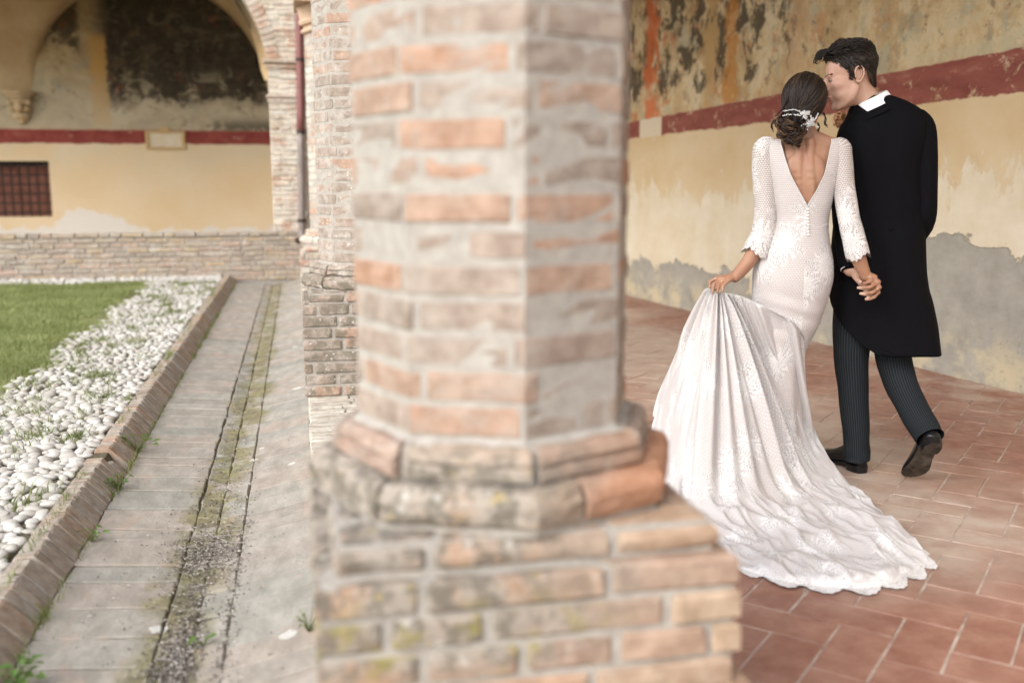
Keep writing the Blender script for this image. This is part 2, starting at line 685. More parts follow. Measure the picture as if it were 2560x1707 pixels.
M['soil'] = m_soil()
M['gutter_dirt'] = m_soil('gutter_dirt', (0.075, 0.065, 0.04), (0.18, 0.155, 0.11))
M['lawn_soil'] = m_soil('lawn_soil', (0.10, 0.13, 0.04), (0.18, 0.20, 0.08))
M['ground'] = m_soil('ground', (0.20, 0.18, 0.14), (0.30, 0.27, 0.22))


def m_pebble():
    b = NB('pebble')
    p = b.pos()
    r = b.rnd()
    c = b.ramp(r, [(0, (0.43, 0.42, 0.385)), (0.25, (0.52, 0.51, 0.48)), (0.5, (0.33, 0.31, 0.275)), (0.65, (0.46, 0.45, 0.42)), (0.85, (0.55, 0.545, 0.52)), (1, (0.37, 0.335, 0.29))])
    n = b.noise(p, 40, 6, 0.65)
    c = b.mix(b.step(n, 0.35, 0.75), b.mix(0.35, c, (0.34, 0.30, 0.25)), c)
    return b.done(c, 0.75, b.bump(b.noise(p, 90, 4), 0.25, 0.003), 0.3)


M['pebble'] = m_pebble()


def m_leaf(name, a, c2):
    """thin leaves: part of the light comes through them"""
    b = NB(name)
    r = b.rnd()
    c = b.ramp(r, [(0, a), (1, c2)])
    c = b.mix(b.step(b.noise(b.pos(), 2.2, 5, 0.65), 0.40, 0.62), b.mix(0.25, c, (0.05, 0.075, 0.02)), b.mix(0.6, c, c2))
    b.done(c, 0.6, None, 0.3)
    tl_ = b.n("ShaderNodeBsdfTranslucent")
    b.put(tl_.inputs[0], b.mix(0.5, c, (0.30, 0.36, 0.06)))
    mx = b.n("ShaderNodeMixShader")
    mx.inputs[0].default_value = 0.42
    b.t.links.new(b.b.outputs[0], mx.inputs[1])
    b.t.links.new(tl_.outputs[0], mx.inputs[2])
    b.t.links.new(mx.outputs[0], b.out.inputs[0])
    return b.m


M['grass'] = m_leaf('grass', (0.23, 0.275, 0.095), (0.37, 0.40, 0.185))
M['weed'] = m_leaf('weed', (0.12, 0.17, 0.05), (0.26, 0.28, 0.12))
M['leaf'] = m_leaf('leaf', (0.07, 0.16, 0.04), (0.15, 0.25, 0.07))


def m_debris():
    b = NB('debris')
    c = b.ramp(b.rnd(), [(0, (0.03, 0.028, 0.025)), (0.5, (0.10, 0.085, 0.07)), (0.8, (0.22, 0.19, 0.16)), (1, (0.45, 0.43, 0.40))])
    return b.done(c, 0.8, None, 0.3)


M['debris'] = m_debris()


def plaster_finish(b, c, rough=0.92, extra=None):
    p = b.pos()
    h = b.math('ADD', b.noise(p, 35, 5, 0.65), b.math('MULTIPLY', b.noise(p, 6, 4), 2.0))
    nrm = b.bump(h, 0.35, 0.008)
    if extra is not None:
        nrm = b.bump(extra, 0.8, 0.009, nrm)
    return b.done(c, rough, nrm, 0.15)


def fresco_colors(b, q):
    """weathered wall painting in q = (along the wall, height, 0)"""
    n1 = b.noise(q, 1.7, 7, 0.68, 0.7)
    n2 = b.noise(b.vadd(q, (11, 3, 0)), 2.6, 7, 0.7, 1.0)
    n3 = b.noise(b.vadd(q, (5, 17, 0)), 4.5, 6, 0.7, 0.6)
    c = b.ramp(n1, [(0.30, (0.17, 0.12, 0.065)), (0.45, (0.33, 0.24, 0.13)), (0.55, (0.40, 0.31, 0.18)), (0.70, (0.44, 0.38, 0.27))])
    c = b.mix(b.math('MULTIPLY', b.step(n2, 0.52, 0.66), 0.75), c, (0.25, 0.245, 0.18))
    c = b.mix(b.math('MULTIPLY', b.step(n3, 0.60, 0.70), 0.7), c, (0.40, 0.15, 0.06))
    return c, n1, n2, n3


def m_right_wall():
    """fresco above, red band, ochre wash flaking to cream and to bare grey render at the foot"""
    b = NB('right_wall_plaster')
    p = b.pos()
    x, y, z = b.sep(p)
    q = b.comb(y, z, 0.0)
    # layers of a ruined painting: rust, grey green, cream, black soot; darker in the far bays
    farm = b.step(y, 6.2, 8.6)
    up = b.step(z, 1.88, 2.2)

    def lay(sx, sy, off, scale, dist=0.3):
        return b.noise(b.vadd(b.vscale(q, (sx, sy, 1)), off), scale, 8, 0.74, dist)
    n2 = lay(1, .8, (11, 3, 0), 2.6)
    n3 = lay(1, .8, (5, 17, 0), 4.5)
    c = b.ramp(lay(1, .8, (0, 0, 0), 2.0), [(0.36, (0.30, 0.20, 0.105)), (0.47, (0.44, 0.32, 0.175)), (0.56, (0.52, 0.41, 0.25)), (0.66, (0.56, 0.48, 0.34))])
    c = b.mix(b.math('MULTIPLY', b.step(lay(1.1, .7, (21, 5, 0), 2.4), 0.535, 0.575), 0.65), c, (0.35, 0.34, 0.25))
    c = b.mix(b.math('MULTIPLY', b.step(lay(1.1, .8, (51, 3, 0), 3.1), 0.56, 0.60), b.math('ADD', 0.22, b.math('MULTIPLY', farm, 0.55))), c, (0.42, 0.165, 0.07))
    c = b.mix(b.math('MULTIPLY', b.step(lay(1, 1, (17, 41, 0), 3.0), 0.55, 0.585), 0.65), c, (0.58, 0.48, 0.32))
    c = b.mix(b.math('MULTIPLY', b.step(lay(1, .8, (7, 71, 0), 4.0), 0.56, 0.60), 0.5), c, (0.25, 0.195, 0.12))
    th = b.math('SUBTRACT', 0.63, b.math('MULTIPLY', b.math('MULTIPLY', farm, up), 0.135))
    dk_ = lay(1.1, .8, (2, 31, 0), 3.4)
    c = b.mix(b.math('MULTIPLY', b.step(b.math('SUBTRACT', dk_, th), -0.03, 0.04), 0.85), c, (0.045, 0.035, 0.026))
    fk = lay(1, .9, (33, 8, 0), 9.0)
    c = b.mix(b.math('MULTIPLY', b.step(fk, 0.585, 0.63), b.math('MULTIPLY', up, 0.6)), c, (0.09, 0.088, 0.075))
    c = b.mix(b.math('MULTIPLY', b.step(fk, 0.40, 0.36), 0.4), c, (0.50, 0.42, 0.29))
    # large pale loss in the nearest bay
    ls = b.math('MULTIPLY', b.step(y, 6.3, 5.9), b.step(lay(.7, 1.2, (81, 6, 0), 1.5), 0.52, 0.55))
    c = b.mix(b.math('MULTIPLY', ls, 0.6), c, (0.47, 0.41, 0.27))
    wobx = b.math('ADD', y, b.math('MULTIPLY', b.math('SUBTRACT', n3, 0.5), 0.5))
    for (yc, w_, col, k) in ((9.75, 0.17, (0.50, 0.14, 0.05), 0.85), (8.62, 0.13, (0.42, 0.28, 0.13), 0.9), (8.28, 0.10, (0.42, 0.19, 0.05), 0.75), (7.35, 0.15, (0.46, 0.30, 0.17), 0.5)):
        s = b.step(b.math('ABSOLUTE', b.math('SUBTRACT', wobx, yc)), w_, w_ * 0.55)
        s = b.math('MULTIPLY', s, b.step(b.noise(q, 5, 4), 0.33, 0.48))
        c = b.mix(b.math('MULTIPLY', s, k), c, col)
    # lower wall
    lo = b.ramp(b.noise(q, 1.6, 5, 0.6), [(0.35, (0.52, 0.39, 0.225)), (0.65, (0.575, 0.465, 0.31))])
    edge = b.math('MULTIPLY', b.math('SUBTRACT', b.noise(b.vscale(q, (1.6, 0.8, 1)), 2.4, 8, 0.68, 0.3), 0.5), 1.5)
    cream_line = b.math('ADD', b.math('ADD', 1.13, b.math('MULTIPLY', b.step(y, 6.2, 5.2), 0.22)), edge)
    cream = b.step(b.math('SUBTRACT', cream_line, z), -0.05, 0.07)
    crc = b.ramp(b.noise(q, 3.5, 6, 0.65), [(0.3, (0.55, 0.47, 0.33)), (0.7, (0.65, 0.60, 0.49))])
    lo = b.mix(b.math('MULTIPLY', cream, 0.85), lo, crc)
    edge2 = b.math('MULTIPLY', b.math('SUBTRACT', b.noise(b.vadd(q, (4, 9, 0)), 2.1, 8, 0.66, 0.5), 0.5), 1.3)
    gl = b.math('ADD', b.math('ADD', b.math('MULTIPLY', b.step(y, 6.7, 5.7), 0.50), 0.38), b.math('MULTIPLY', edge2, 0.8))
    grey = b.step(b.math('SUBTRACT', gl, z), -0.012, 0.012)
    grc = b.ramp(b.noise(q, 5, 6, 0.7), [(0.3, (0.25, 0.235, 0.20)), (0.7, (0.36, 0.34, 0.295))])
    lo = b.mix(grey, lo, grc)
    foot = b.math('MULTIPLY', b.step(z, 0.42, 0.08), b.step(b.noise(b.vadd(q, (2, 5, 0)), 3.6, 7, 0.7), 0.42, 0.6))
    lo = b.mix(b.math('MULTIPLY', foot, 0.8), lo, (0.52, 0.44, 0.29))
    spk = b.math('MULTIPLY', b.step(b.noise(q, 16, 5, 0.7), 0.60, 0.66), b.step(z, 0.7, 0.2))
    lo = b.mix(b.math('MULTIPLY', spk, 0.6), lo, (0.16, 0.15, 0.12))
    wp = b.math('MULTIPLY', b.step(b.noise(b.vadd(q, (8, 14, 0)), 5.5, 8, 0.74, 0.6), 0.62, 0.66), b.step(z, 0.9, 1.3))
    lo = b.mix(b.math('MULTIPLY', wp, 0.7), lo, (0.60, 0.56, 0.48))
    # red band
    ny = b.math('SUBTRACT', y, 5.0)
    jag = b.math('MULTIPLY', b.math('SUBTRACT', b.noise(q, 5.5, 6, 0.65), 0.5), 0.07)
    bot = b.math('ADD', b.math('SUBTRACT', 1.742, b.math('MULTIPLY', ny, 0.0165)), jag)
    top = b.math('ADD', b.math('SUBTRACT', 1.995, b.math('MULTIPLY', ny, 0.0325)), b.math('MULTIPLY', jag, 0.5))
    c = b.mix(b.step(b.math('SUBTRACT', top, z), -0.006, 0.006), c, lo)
    inb = b.math('MULTIPLY', b.step(b.math('SUBTRACT', top, z), -0.006, 0.006), b.step(b.math('SUBTRACT', z, bot), -0.006, 0.006))
    worn = b.step(b.noise(q, 6, 8, 0.78, 0.3), 0.54, 0.64)
    gap = b.math('MULTIPLY', b.step(b.math('ABSOLUTE', b.math('SUBTRACT', y, 9.75)), 0.24, 0.23), 1.0)
    redc = b.ramp(b.noise(b.vscale(q, (0.7, 2, 1)), 4, 6, 0.7), [(0.3, (0.17, 0.050, 0.040)), (0.6, (0.245, 0.085, 0.066)), (0.8, (0.33, 0.18, 0.135))])
    red_on = b.math('MULTIPLY', inb, b.math('SUBTRACT', 1.0, b.math('MULTIPLY', worn, 0.7)))
    red_on = b.math('MULTIPLY', red_on, b.math('SUBTRACT', 1.0, gap))
    c = b.mix(red_on, c, redc)
    c = b.mix(b.math('MULTIPLY', inb, gap), c, (0.56, 0.48, 0.36))
    return plaster_finish(b, c, 0.92, b.math('ADD', b.math('MULTIPLY', grey, -1.0), b.math('MULTIPLY', cream, -0.25)))


M['right_wall'] = m_right_wall()


def m_back_wall():
    b = NB('back_wall_plaster')
    p = b.pos()
    x, y, z = b.sep(p)
    q = b.comb(x, z, 0.0)
    c, n1, n2, n3 = fresco_colors(b, b.vadd(q, (30, 2, 0)))
    c = b.mix(b.math('MULTIPLY', b.step(z, 3.0, 2.2), 0.55), c, (0.47, 0.43, 0.33))
    f1 = b.noise(b.vadd(q, (7, 1, 0)), 1.5, 8, 0.72, 0.9)
    f2 = b.noise(b.vadd(q, (2, 8, 0)), 5.0, 7, 0.72, 0.5)
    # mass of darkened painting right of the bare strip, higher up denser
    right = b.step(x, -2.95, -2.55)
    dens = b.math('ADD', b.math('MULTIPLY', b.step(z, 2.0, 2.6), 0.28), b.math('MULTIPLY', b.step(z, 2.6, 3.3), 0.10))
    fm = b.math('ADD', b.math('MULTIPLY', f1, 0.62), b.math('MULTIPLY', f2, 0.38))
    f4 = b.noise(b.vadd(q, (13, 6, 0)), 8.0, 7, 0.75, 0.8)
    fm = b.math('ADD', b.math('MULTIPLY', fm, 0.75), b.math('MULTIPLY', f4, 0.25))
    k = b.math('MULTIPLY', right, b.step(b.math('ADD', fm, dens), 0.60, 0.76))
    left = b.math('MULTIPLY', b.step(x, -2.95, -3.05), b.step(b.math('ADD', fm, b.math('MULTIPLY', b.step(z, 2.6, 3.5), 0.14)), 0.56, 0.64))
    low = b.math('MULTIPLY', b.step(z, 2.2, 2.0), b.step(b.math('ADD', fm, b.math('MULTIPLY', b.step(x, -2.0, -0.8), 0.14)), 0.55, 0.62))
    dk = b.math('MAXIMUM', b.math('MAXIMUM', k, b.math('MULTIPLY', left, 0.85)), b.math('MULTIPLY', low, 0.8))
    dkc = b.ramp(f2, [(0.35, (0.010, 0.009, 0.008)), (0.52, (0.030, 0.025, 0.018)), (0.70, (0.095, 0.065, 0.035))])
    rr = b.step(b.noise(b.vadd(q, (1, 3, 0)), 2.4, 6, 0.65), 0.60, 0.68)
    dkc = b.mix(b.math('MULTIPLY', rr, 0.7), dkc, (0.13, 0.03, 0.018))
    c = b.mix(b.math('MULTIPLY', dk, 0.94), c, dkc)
    li = b.noise(b.vadd(b.vscale(q, (1, 1.3, 1)), (61, 9, 0)), 3.0, 8, 0.74, 1.4)
    c = b.mix(b.math('MULTIPLY', b.math('MULTIPLY', b.step(li, 0.545, 0.60), right), b.math('SUBTRACT', 0.85, b.math('MULTIPLY', b.step(z, 2.4, 2.9), 0.70))), c, (0.36, 0.31, 0.21))
    c = b.mix(b.math('MULTIPLY', b.math('MULTIPLY', b.step(li, 0.42, 0.36), b.step(z, 2.0, 2.2)), 0.75), c, (0.05, 0.04, 0.028))
    # bare ochre strip
    wx = b.math('ADD', x, b.math('MULTIPLY', b.math('SUBTRACT', n3, 0.5), 0.25))
    s = b.math('MULTIPLY', b.step(b.math('ABSOLUTE', b.math('ADD', wx, 2.76)), 0.15, 0.09), b.step(z, 3.35, 3.2))
    c = b.mix(b.math('MULTIPLY', s, 0.85), c, b.ramp(z and b.math('MULTIPLY', z, 0.3), [(0.55, (0.44, 0.37, 0.25)), (0.85, (0.45, 0.27, 0.09))]))
    lo = b.ramp(b.noise(q, 1.3, 5, 0.6), [(0.35, (0.62, 0.475, 0.285)), (0.65, (0.65, 0.53, 0.36))])
    pale = b.math('MULTIPLY', b.step(z, 1.2, 1.7), b.step(b.noise(b.vadd(q, (3, 3, 0)), 1.6, 6, 0.65), 0.40, 0.6))
    lo = b.mix(b.math('MULTIPLY', pale, 0.7), lo, (0.58, 0.50, 0.36))
    fl = b.math('ADD', b.math('MULTIPLY', b.step(b.math('ABSOLUTE', b.math('ADD', x, 3.0)), 0.85, 0.1), 0.26), b.math('MULTIPLY', b.math('SUBTRACT', b.noise(b.vscale(q, (1, 1.4, 1)), 3.2, 8, 0.74), 0.5), 0.62))
    wsh = b.step(b.math('SUBTRACT', b.math('ADD', 0.50, fl), z), -0.015, 0.02)
    lo = b.mix(b.math('MULTIPLY', wsh, 0.9), lo, (0.63, 0.60, 0.54))
    jag = b.math('MULTIPLY', b.math('SUBTRACT', b.noise(q, 4, 6, 0.65), 0.5), 0.08)
    bot = b.math('ADD', 1.745, jag)
    top = b.math('ADD', 1.945, b.math('MULTIPLY', jag, 0.5))
    und = b.step(b.math('SUBTRACT', top, z), -0.01, 0.01)
    c = b.mix(und, c, lo)
    inb = b.math('MULTIPLY', und, b.step(b.math('SUBTRACT', z, bot), -0.01, 0.01))
    worn = b.step(b.noise(b.vscale(q, (0.8, 1.5, 1)), 3.2, 7, 0.72), 0.58, 0.66)
    redc = b.ramp(b.noise(q, 5, 6, 0.7), [(0.3, (0.17, 0.036, 0.030)), (0.6, (0.26, 0.065, 0.052)), (0.8, (0.32, 0.15, 0.11))])
    c = b.mix(b.math('MULTIPLY', inb, b.math('SUBTRACT', 1.0, b.math('MULTIPLY', worn, 0.75))), c, redc)
    return plaster_finish(b, c)


M['back_wall'] = m_back_wall()


def m_plain(name, col, col2=None, scale=4, rough=0.9, bump=0.3, spec=0.2, metal=0.0):
    b = NB(name)
    p = b.pos()
    c = b.ramp(b.noise(p, scale, 6, 0.65), [(0.3, col), (0.7, col2 or col)])
    return b.done(c, rough, b.bump(b.noise(p, scale * 8, 4), bump, 0.004) if bump else None, spec, Metallic=metal)


M['vault'] = m_plain('vault_plaster', (0.36, 0.25, 0.13), (0.46, 0.35, 0.21), 2.5)
M['ceiling'] = m_plain('ceiling_plaster', (0.60, 0.53, 0.42), (0.68, 0.62, 0.52), 2)
M['render'] = m_plain('lime_render', (0.50, 0.45, 0.36), (0.64, 0.60, 0.52), 3)
M['corbel'] = m_plain('corbel_stone', (0.40, 0.28, 0.15), (0.54, 0.43, 0.28), 12, bump=0.6)
M['plaque'] = m_plain('plaque_plaster', (0.56, 0.47, 0.32), (0.64, 0.57, 0.44), 8)
M['plaque_frame'] = m_plain('plaque_frame', (0.48, 0.33, 0.15), (0.52, 0.38, 0.2), 8)
M['copper_pipe'] = m_plain('painted_pipe', (0.16, 0.055, 0.055), (0.21, 0.085, 0.08), 6, 0.45, 0.1, 0.5)
M['pipe_steel'] = m_plain('pipe_steel', (0.16, 0.135, 0.125), (0.24, 0.20, 0.19), 6, 0.5, 0.1, 0.5)
M['iron'] = m_plain('iron', (0.025, 0.018, 0.016), (0.06, 0.04, 0.032), 20, 0.7, 0.2, 0.3)
M['shutter'] = m_plain('shutter_wood', (0.19, 0.075, 0.05), (0.30, 0.14, 0.10), 14, 0.75)
M['roof'] = m_plain('roof_tile', (0.30, 0.16, 0.10), (0.40, 0.25, 0.17), 5)
M['astragal'] = m_plain('astragal_terracotta', (0.48, 0.32, 0.22), (0.55, 0.42, 0.32), 12)


# ------------------------------------------------------------------ ground, lawn bed
a = Acc()
a.add([(-45, -30, -0.12), (45, -30, -0.12), (45, 45, -0.12), (-45, 45, -0.12)], [(0, 1, 2, 3)])
tag(a.obj('ground', M['ground']), kind='structure')

a = Acc()
a.add(*box(-14.0, -0.88, -2.0, 12.59, -0.10, 0.045))
tag(a.obj('lawn_bed', M['lawn_soil']), kind='structure')


def grid_points(x0, x1, y0, y1, d):
    n = int((x1 - x0) * (y1 - y0) * d)
    return RNG.uniform(x0, x1, n), RNG.uniform(y0, y1, n)


def blades(X, Y, Z, H, W, lean, rv):
    """one bent grass blade (two quads) for every point"""
    n = len(X)
    ang = RNG.uniform(0, 2 * PI, n)
    la = RNG.uniform(0, 2 * PI, n)
    L = H * RNG.uniform(0.1, lean, n)
    cx, sx = np.cos(ang) * W, np.sin(ang) * W
    P = np.zeros((n, 5, 3))
    P[:, 0] = np.stack([X - cx, Y - sx, Z], 1)
    P[:, 1] = np.stack([X + cx, Y + sx, Z], 1)
    mx, my = X + np.cos(la) * L * 0.35, Y + np.sin(la) * L * 0.35
    P[:, 2] = np.stack([mx + cx * 0.7, my + sx * 0.7, Z + H * 0.6], 1)
    P[:, 3] = np.stack([mx - cx * 0.7, my - sx * 0.7, Z + H * 0.6], 1)
    P[:, 4] = np.stack([X + np.cos(la) * L, Y + np.sin(la) * L, Z + H * RNG.uniform(0.8, 1.0, n)], 1)
    b = np.arange(n)[:, None] * 5
    q = b + np.array([[0, 1, 2, 3]])
    t = b + np.array([[3, 2, 4]])
    return P.reshape(-1, 3), q, t, rv


def blade_mesh(name, parts, mat):
    V = np.concatenate([p[0] for p in parts])
    off = np.cumsum([0] + [len(p[0]) for p in parts[:-1]])
    Q = np.concatenate([p[1] + o for p, o in zip(parts, off)])
    T = np.concatenate([p[2] + o for p, o in zip(parts, off)])
    rq = np.concatenate([p[3] for p in parts])
    me = bpy.data.meshes.new(name)
    me.vertices.add(len(V))
    me.vertices.foreach_set('co', V.astype(np.float32).ravel())
    nl = Q.size + T.size
    me.loops.add(nl)
    me.loops.foreach_set('vertex_index', np.concatenate([Q.ravel(), T.ravel()]).astype(np.int32))
    me.polygons.add(len(Q) + len(T))
    me.polygons.foreach_set('loop_start', np.concatenate([np.arange(len(Q)) * 4, Q.size + np.arange(len(T)) * 3]).astype(np.int32))
    me.update(calc_edges=True)
    at = me.attributes.new('rnd', 'FLOAT', 'FACE')
    at.data.foreach_set('value', np.concatenate([rq, rq]).astype(np.float32))
    me.materials.append(mat)
    me.validate()
    return me


def edge_x(y):                                   # ragged edge between lawn and pebbles
    return -1.60 + 0.04 * np.sin(y * 3.1) + 0.025 * np.sin(y * 7.7 + 1) + 0.02 * np.sin(y * 17.0)


parts = []
for (x0, x1, y0, y1, d, h) in ((-3.2, -1.5, 4.6, 7.2, 9000, 0.055), (-4.2, -1.5, 7.2, 9.6, 6500, 0.05), (-5.4, -1.5, 9.6, 12.3, 4200, 0.05), (-3.0, -1.5, 2.6, 4.6, 2200, 0.055), (-8, -5.0, 8.0, 12.3, 900, 0.05)):
    X, Y = grid_points(x0, x1, y0, y1, d)
    k = (X < edge_x(Y) + RNG.uniform(-0.05, 0.05, len(X))) & (Y < 12.1)
    X, Y = X[k], Y[k]
    clump = np.sin(X * 5.1 + np.sin(Y * 3)) * np.sin(Y * 4.3 + np.sin(X * 2.2))
    H = h * RNG.uniform(0.45, 1.15, len(X)) * (1 + 0.35 * clump)
    parts.append(blades(X, Y, np.full(len(X), 0.05), H, RNG.uniform(0.0016, 0.0034, len(X)), 1.7, np.clip(RNG.uniform(0, 0.8, len(X)) + 0.12 * clump, 0, 0.99)))
o = link('lawn', blade_mesh('lawn', parts, M['grass']))
tag(o, 'mown green lawn beyond the strip of white pebbles', 'grass', kind='stuff')

# ------------------------------------------------------------------ pebble bed
a = Acc()
a.add(*box(-1.75, -0.90, 1.6, 12.585, 0.02, 0.062))
bed = a.obj('pebble_bed', M['soil'])
tag(bed, 'strip of white river pebbles between lawn and brick kerb', None, kind='structure')
ICO = {}


def ico(level):
    import bmesh
    if level not in ICO:
        bm = bmesh.new()
        bmesh.ops.create_icosphere(bm, subdivisions=level, radius=1.0)
        ICO[level] = ([tuple(v.co) for v in bm.verts], [tuple(v.index for v in f.verts) for f in bm.faces])
        bm.free()
    return ICO[level]


def pebble_vf(level, seed):
    v, f = ico(level)
    out = []
    for p in v:
        q = Vector(p)
        k = 1 + 0.16 * noise.noise(q * 0.9 + Vector((seed * 3.1, seed, 0)))
        out.append(tuple(q * k))
    return out, f


PV = []
for i in range(14):
    me = Acc().add(*pebble_vf(2, i), i / 14.0).mesh('pebble', M['pebble'], True)
    PV.append(me)
spots = []
tries = 0
cells = {}
while tries < 60000:
    tries += 1
    y = 1.9 + 10.5 * RNG.random() ** 1.0
    xl = float(edge_x(y)) + RNG.normal(0, 0.03)
    x = RNG.uniform(xl, -0.925) if y < 12.05 else RNG.uniform(-6.5, -0.925)
    s = RNG.uniform(0.6, 1.25) * 0.029
    if y < 12.05 and False:
        continue
    c = (int(x / 0.09), int(y / 0.09))
    ok = True
    for i in (-1, 0, 1):
        for j in (-1, 0, 1):
            for (px, py, ps) in cells.get((c[0] + i, c[1] + j), ()):
                if (px - x) ** 2 + (py - y) ** 2 < (0.80 * (ps + s)) ** 2:
                    ok = False
                    break
    if ok:
        cells.setdefault(c, []).append((x, y, s))
        spots.append((x, y, s))
for _ in range(9000):                            # strip along the far wall
    x, y, s = RNG.uniform(-6.5, -0.96), RNG.uniform(12.1, 12.56), 0.036
    c = (int(x / 0.09), int(y / 0.09))
    if all((px - x) ** 2 + (py - y) ** 2 >= (0.8 * (ps + s)) ** 2 for i in (-1, 0, 1) for j in (-1, 0, 1) for (px, py, ps) in cells.get((c[0] + i, c[1] + j), ())):
        cells.setdefault(c, []).append((x, y, s))
        spots.append((x, y, s))


def inview(x, y, z, margin=0.03):
    """is a ground point inside the picture of the camera that stands at the origin"""
    yw, p = math.radians(12.02), math.radians(9.32)
    fx, fy = math.sin(yw), math.cos(yw)
    fwd = x * fx + y * fy
    rgt = x * fy - y * fx
    D = fwd * math.cos(p) - (z - 1.25) * math.sin(p)
    up = fwd * math.sin(p) + (z - 1.25) * math.cos(p)
    if D < 0.1:
        return False
    return abs(rgt / D) < 0.514 + margin and abs(up / D) < 0.343 + margin


spots.sort(key=lambda q: (not inview(q[0], q[1], 0.08), q[0] ** 2 + q[1] ** 2))
rest = Acc()
for i, (x, y, s) in enumerate(spots):
    sc = (s * random.uniform(0.85, 1.25), s * random.uniform(0.95, 1.55), s * random.uniform(0.50, 0.72))
    rz = random.uniform(-0.9, 0.9) + (PI / 2 if random.random() < 0.5 else 0)
    z = 0.062 + sc[2] * 0.25 + random.uniform(0, 0.006)
    if i < 300:
        o = link('pebble', PV[i % 14], None, bed)
        o.location = (x, y, z)
        o.rotation_euler = (random.uniform(-0.3, 0.3), random.uniform(-0.3, 0.3), rz)
        o.scale = sc
    else:
        mt = Matrix.Translation((x, y, z)) @ Matrix.Rotation(rz, 4, 'Z') @ Matrix.Rotation(random.uniform(-0.3, 0.3), 4, 'X') @ Matrix.Diagonal((*sc, 1))
        lv = 2 if x * x + y * y < 36 else 1
        rest.add(*tf(pebble_vf(lv, i % 14), mt), random.random())
o = rest.obj('pebbles', M['pebble'], bed, True)
tag(o, kind='stuff')

# grass growing between the pebbles
parts = []
for _ in range(170):
    cy = 1.9 + 10.0 * random.random()
    cx = random.uniform(-1.55, -0.92)
    n = random.randint(14, 60)
    sp = random.uniform(0.015, 0.05)
    X = RNG.normal(cx, sp, n)
    Y = RNG.normal(cy, sp * 1.6, n)
    parts.append(blades(X, Y, np.full(n, 0.062), RNG.uniform(0.025, 0.075, n), RNG.uniform(0.0015, 0.0034, n), 1.5, RNG.uniform(0, 0.99, n)))
for _ in range(120):                              # at the kerb foot and the low wall foot
    cy = 1.9 + 10.3 * random.random()
    cx = random.choice((-0.755, -0.755, -0.87))
    n = random.randint(8, 22)
    X = RNG.normal(cx, 0.008, n)
    Y = RNG.normal(cy, 0.05, n)
    z0 = 0.0 if cx > -0.8 else 0.08
    parts.append(blades(X, Y, np.full(n, z0), RNG.uniform(0.015, 0.05, n), RNG.uniform(0.001, 0.002, n), 1.3, RNG.uniform(0, 0.99, n)))
tag(link('weeds', blade_mesh('weeds', parts, M['weed'])), 'tufts of thin grass growing among the white pebbles and kerb', 'weeds', kind='stuff')

# ------------------------------------------------------------------ brick kerb
kerb = empty('kerb')
tag(kerb, 'sloping kerb of bricks on edge between pebbles and gutter', None, kind='structure')
a = Acc()
a.add([(-0.90, 1.7, -0.05), (-0.775, 1.7, -0.05), (-0.775, 12.55, -0.05), (-0.90, 12.55, -0.05), (-0.90, 1.7, 0.070), (-0.845, 1.7, 0.070), (-0.845, 12.55, 0.070), (-0.90, 12.55, 0.070)],
      [(0, 1, 5, 4), (4, 5, 6, 7), (1, 2, 6, 5), (0, 4, 7, 3), (2, 3, 7, 6)])
a.obj('kerb_bed', M['soil'], kerb)
KP = [(-0.762, -0.045), (-0.762, 0.002), (-0.838, 0.084), (-0.846, 0.088), (-0.900, 0.084), (-0.906, 0.076), (-0.906, -0.045)]
y = 1.75
n = 0
while y < 12.5:
    t = random.uniform(0.050, 0.072)
    if 4.32 < y < 4.47:
        dx, dz, rot = random.uniform(-0.03, 0.03), -random.uniform(0.0, 0.045), random.uniform(-0.15, 0.15)
    else:
        dx, dz, rot = random.uniform(-0.003, 0.003), random.uniform(-0.004, 0.002), random.uniform(-0.03, 0.03)
    v, f = [], []
    m = len(KP)
    for j, (yy, sh) in enumerate(((y, 0.004), (y + 0.005, 0), (y + t - 0.012, 0), (y + t - 0.006, 0.004))):
        for (px, pz) in KP:
            q = Vector((px + 0.83, pz - 0.03, 0)) * (1 - sh * 9)
            v.append((q.x - 0.83 + dx + random.uniform(-.002, .002), yy + rot * (px + 0.83) + random.uniform(-.002, .002), q.y + 0.03 + dz + random.uniform(-.002, .002)))
    for j in range(3):
        for i in range(m):
            f.append((j * m + i, j * m + (i + 1) % m, (j + 1) * m + (i + 1) % m, (j + 1) * m + i))
    f.append(tuple(range(m))[::-1])
    f.append(tuple(3 * m + i for i in range(m)))
    brick_obj('brick', (v, f), M['brick_kerb'], kerb, random.random())
    y += t + random.uniform(0.0, 0.004)

# ------------------------------------------------------------------ gutter paving
gut = empty('gutter')
tag(gut, 'stone paved gutter with a mossy channel beside the low wall', None, kind='structure')


def gz(x):                                        # dished section
    return float(np.interp(x, (-0.80, -0.42, -0.40, -0.335, -0.235, 0.02), (0.002, -0.028, -0.036, -0.036, -0.018, 0.035)))


a = Acc()
xs_ = [-0.90, -0.80, -0.7, -0.6, -0.5, -0.42, -0.40, -0.37, -0.335, -0.30, -0.27, -0.235, -0.15, -0.06, 0.03]
nb_ = len(xs_)
v = [(x, yy, gz(x) - 0.011) for yy in (1.2, 12.59) for x in xs_]
a.add(v, [(i, i + 1, nb_ + i + 1, nb_ + i) for i in range(nb_ - 1)])
a.obj('gutter_bed', M['gutter_dirt'], gut)


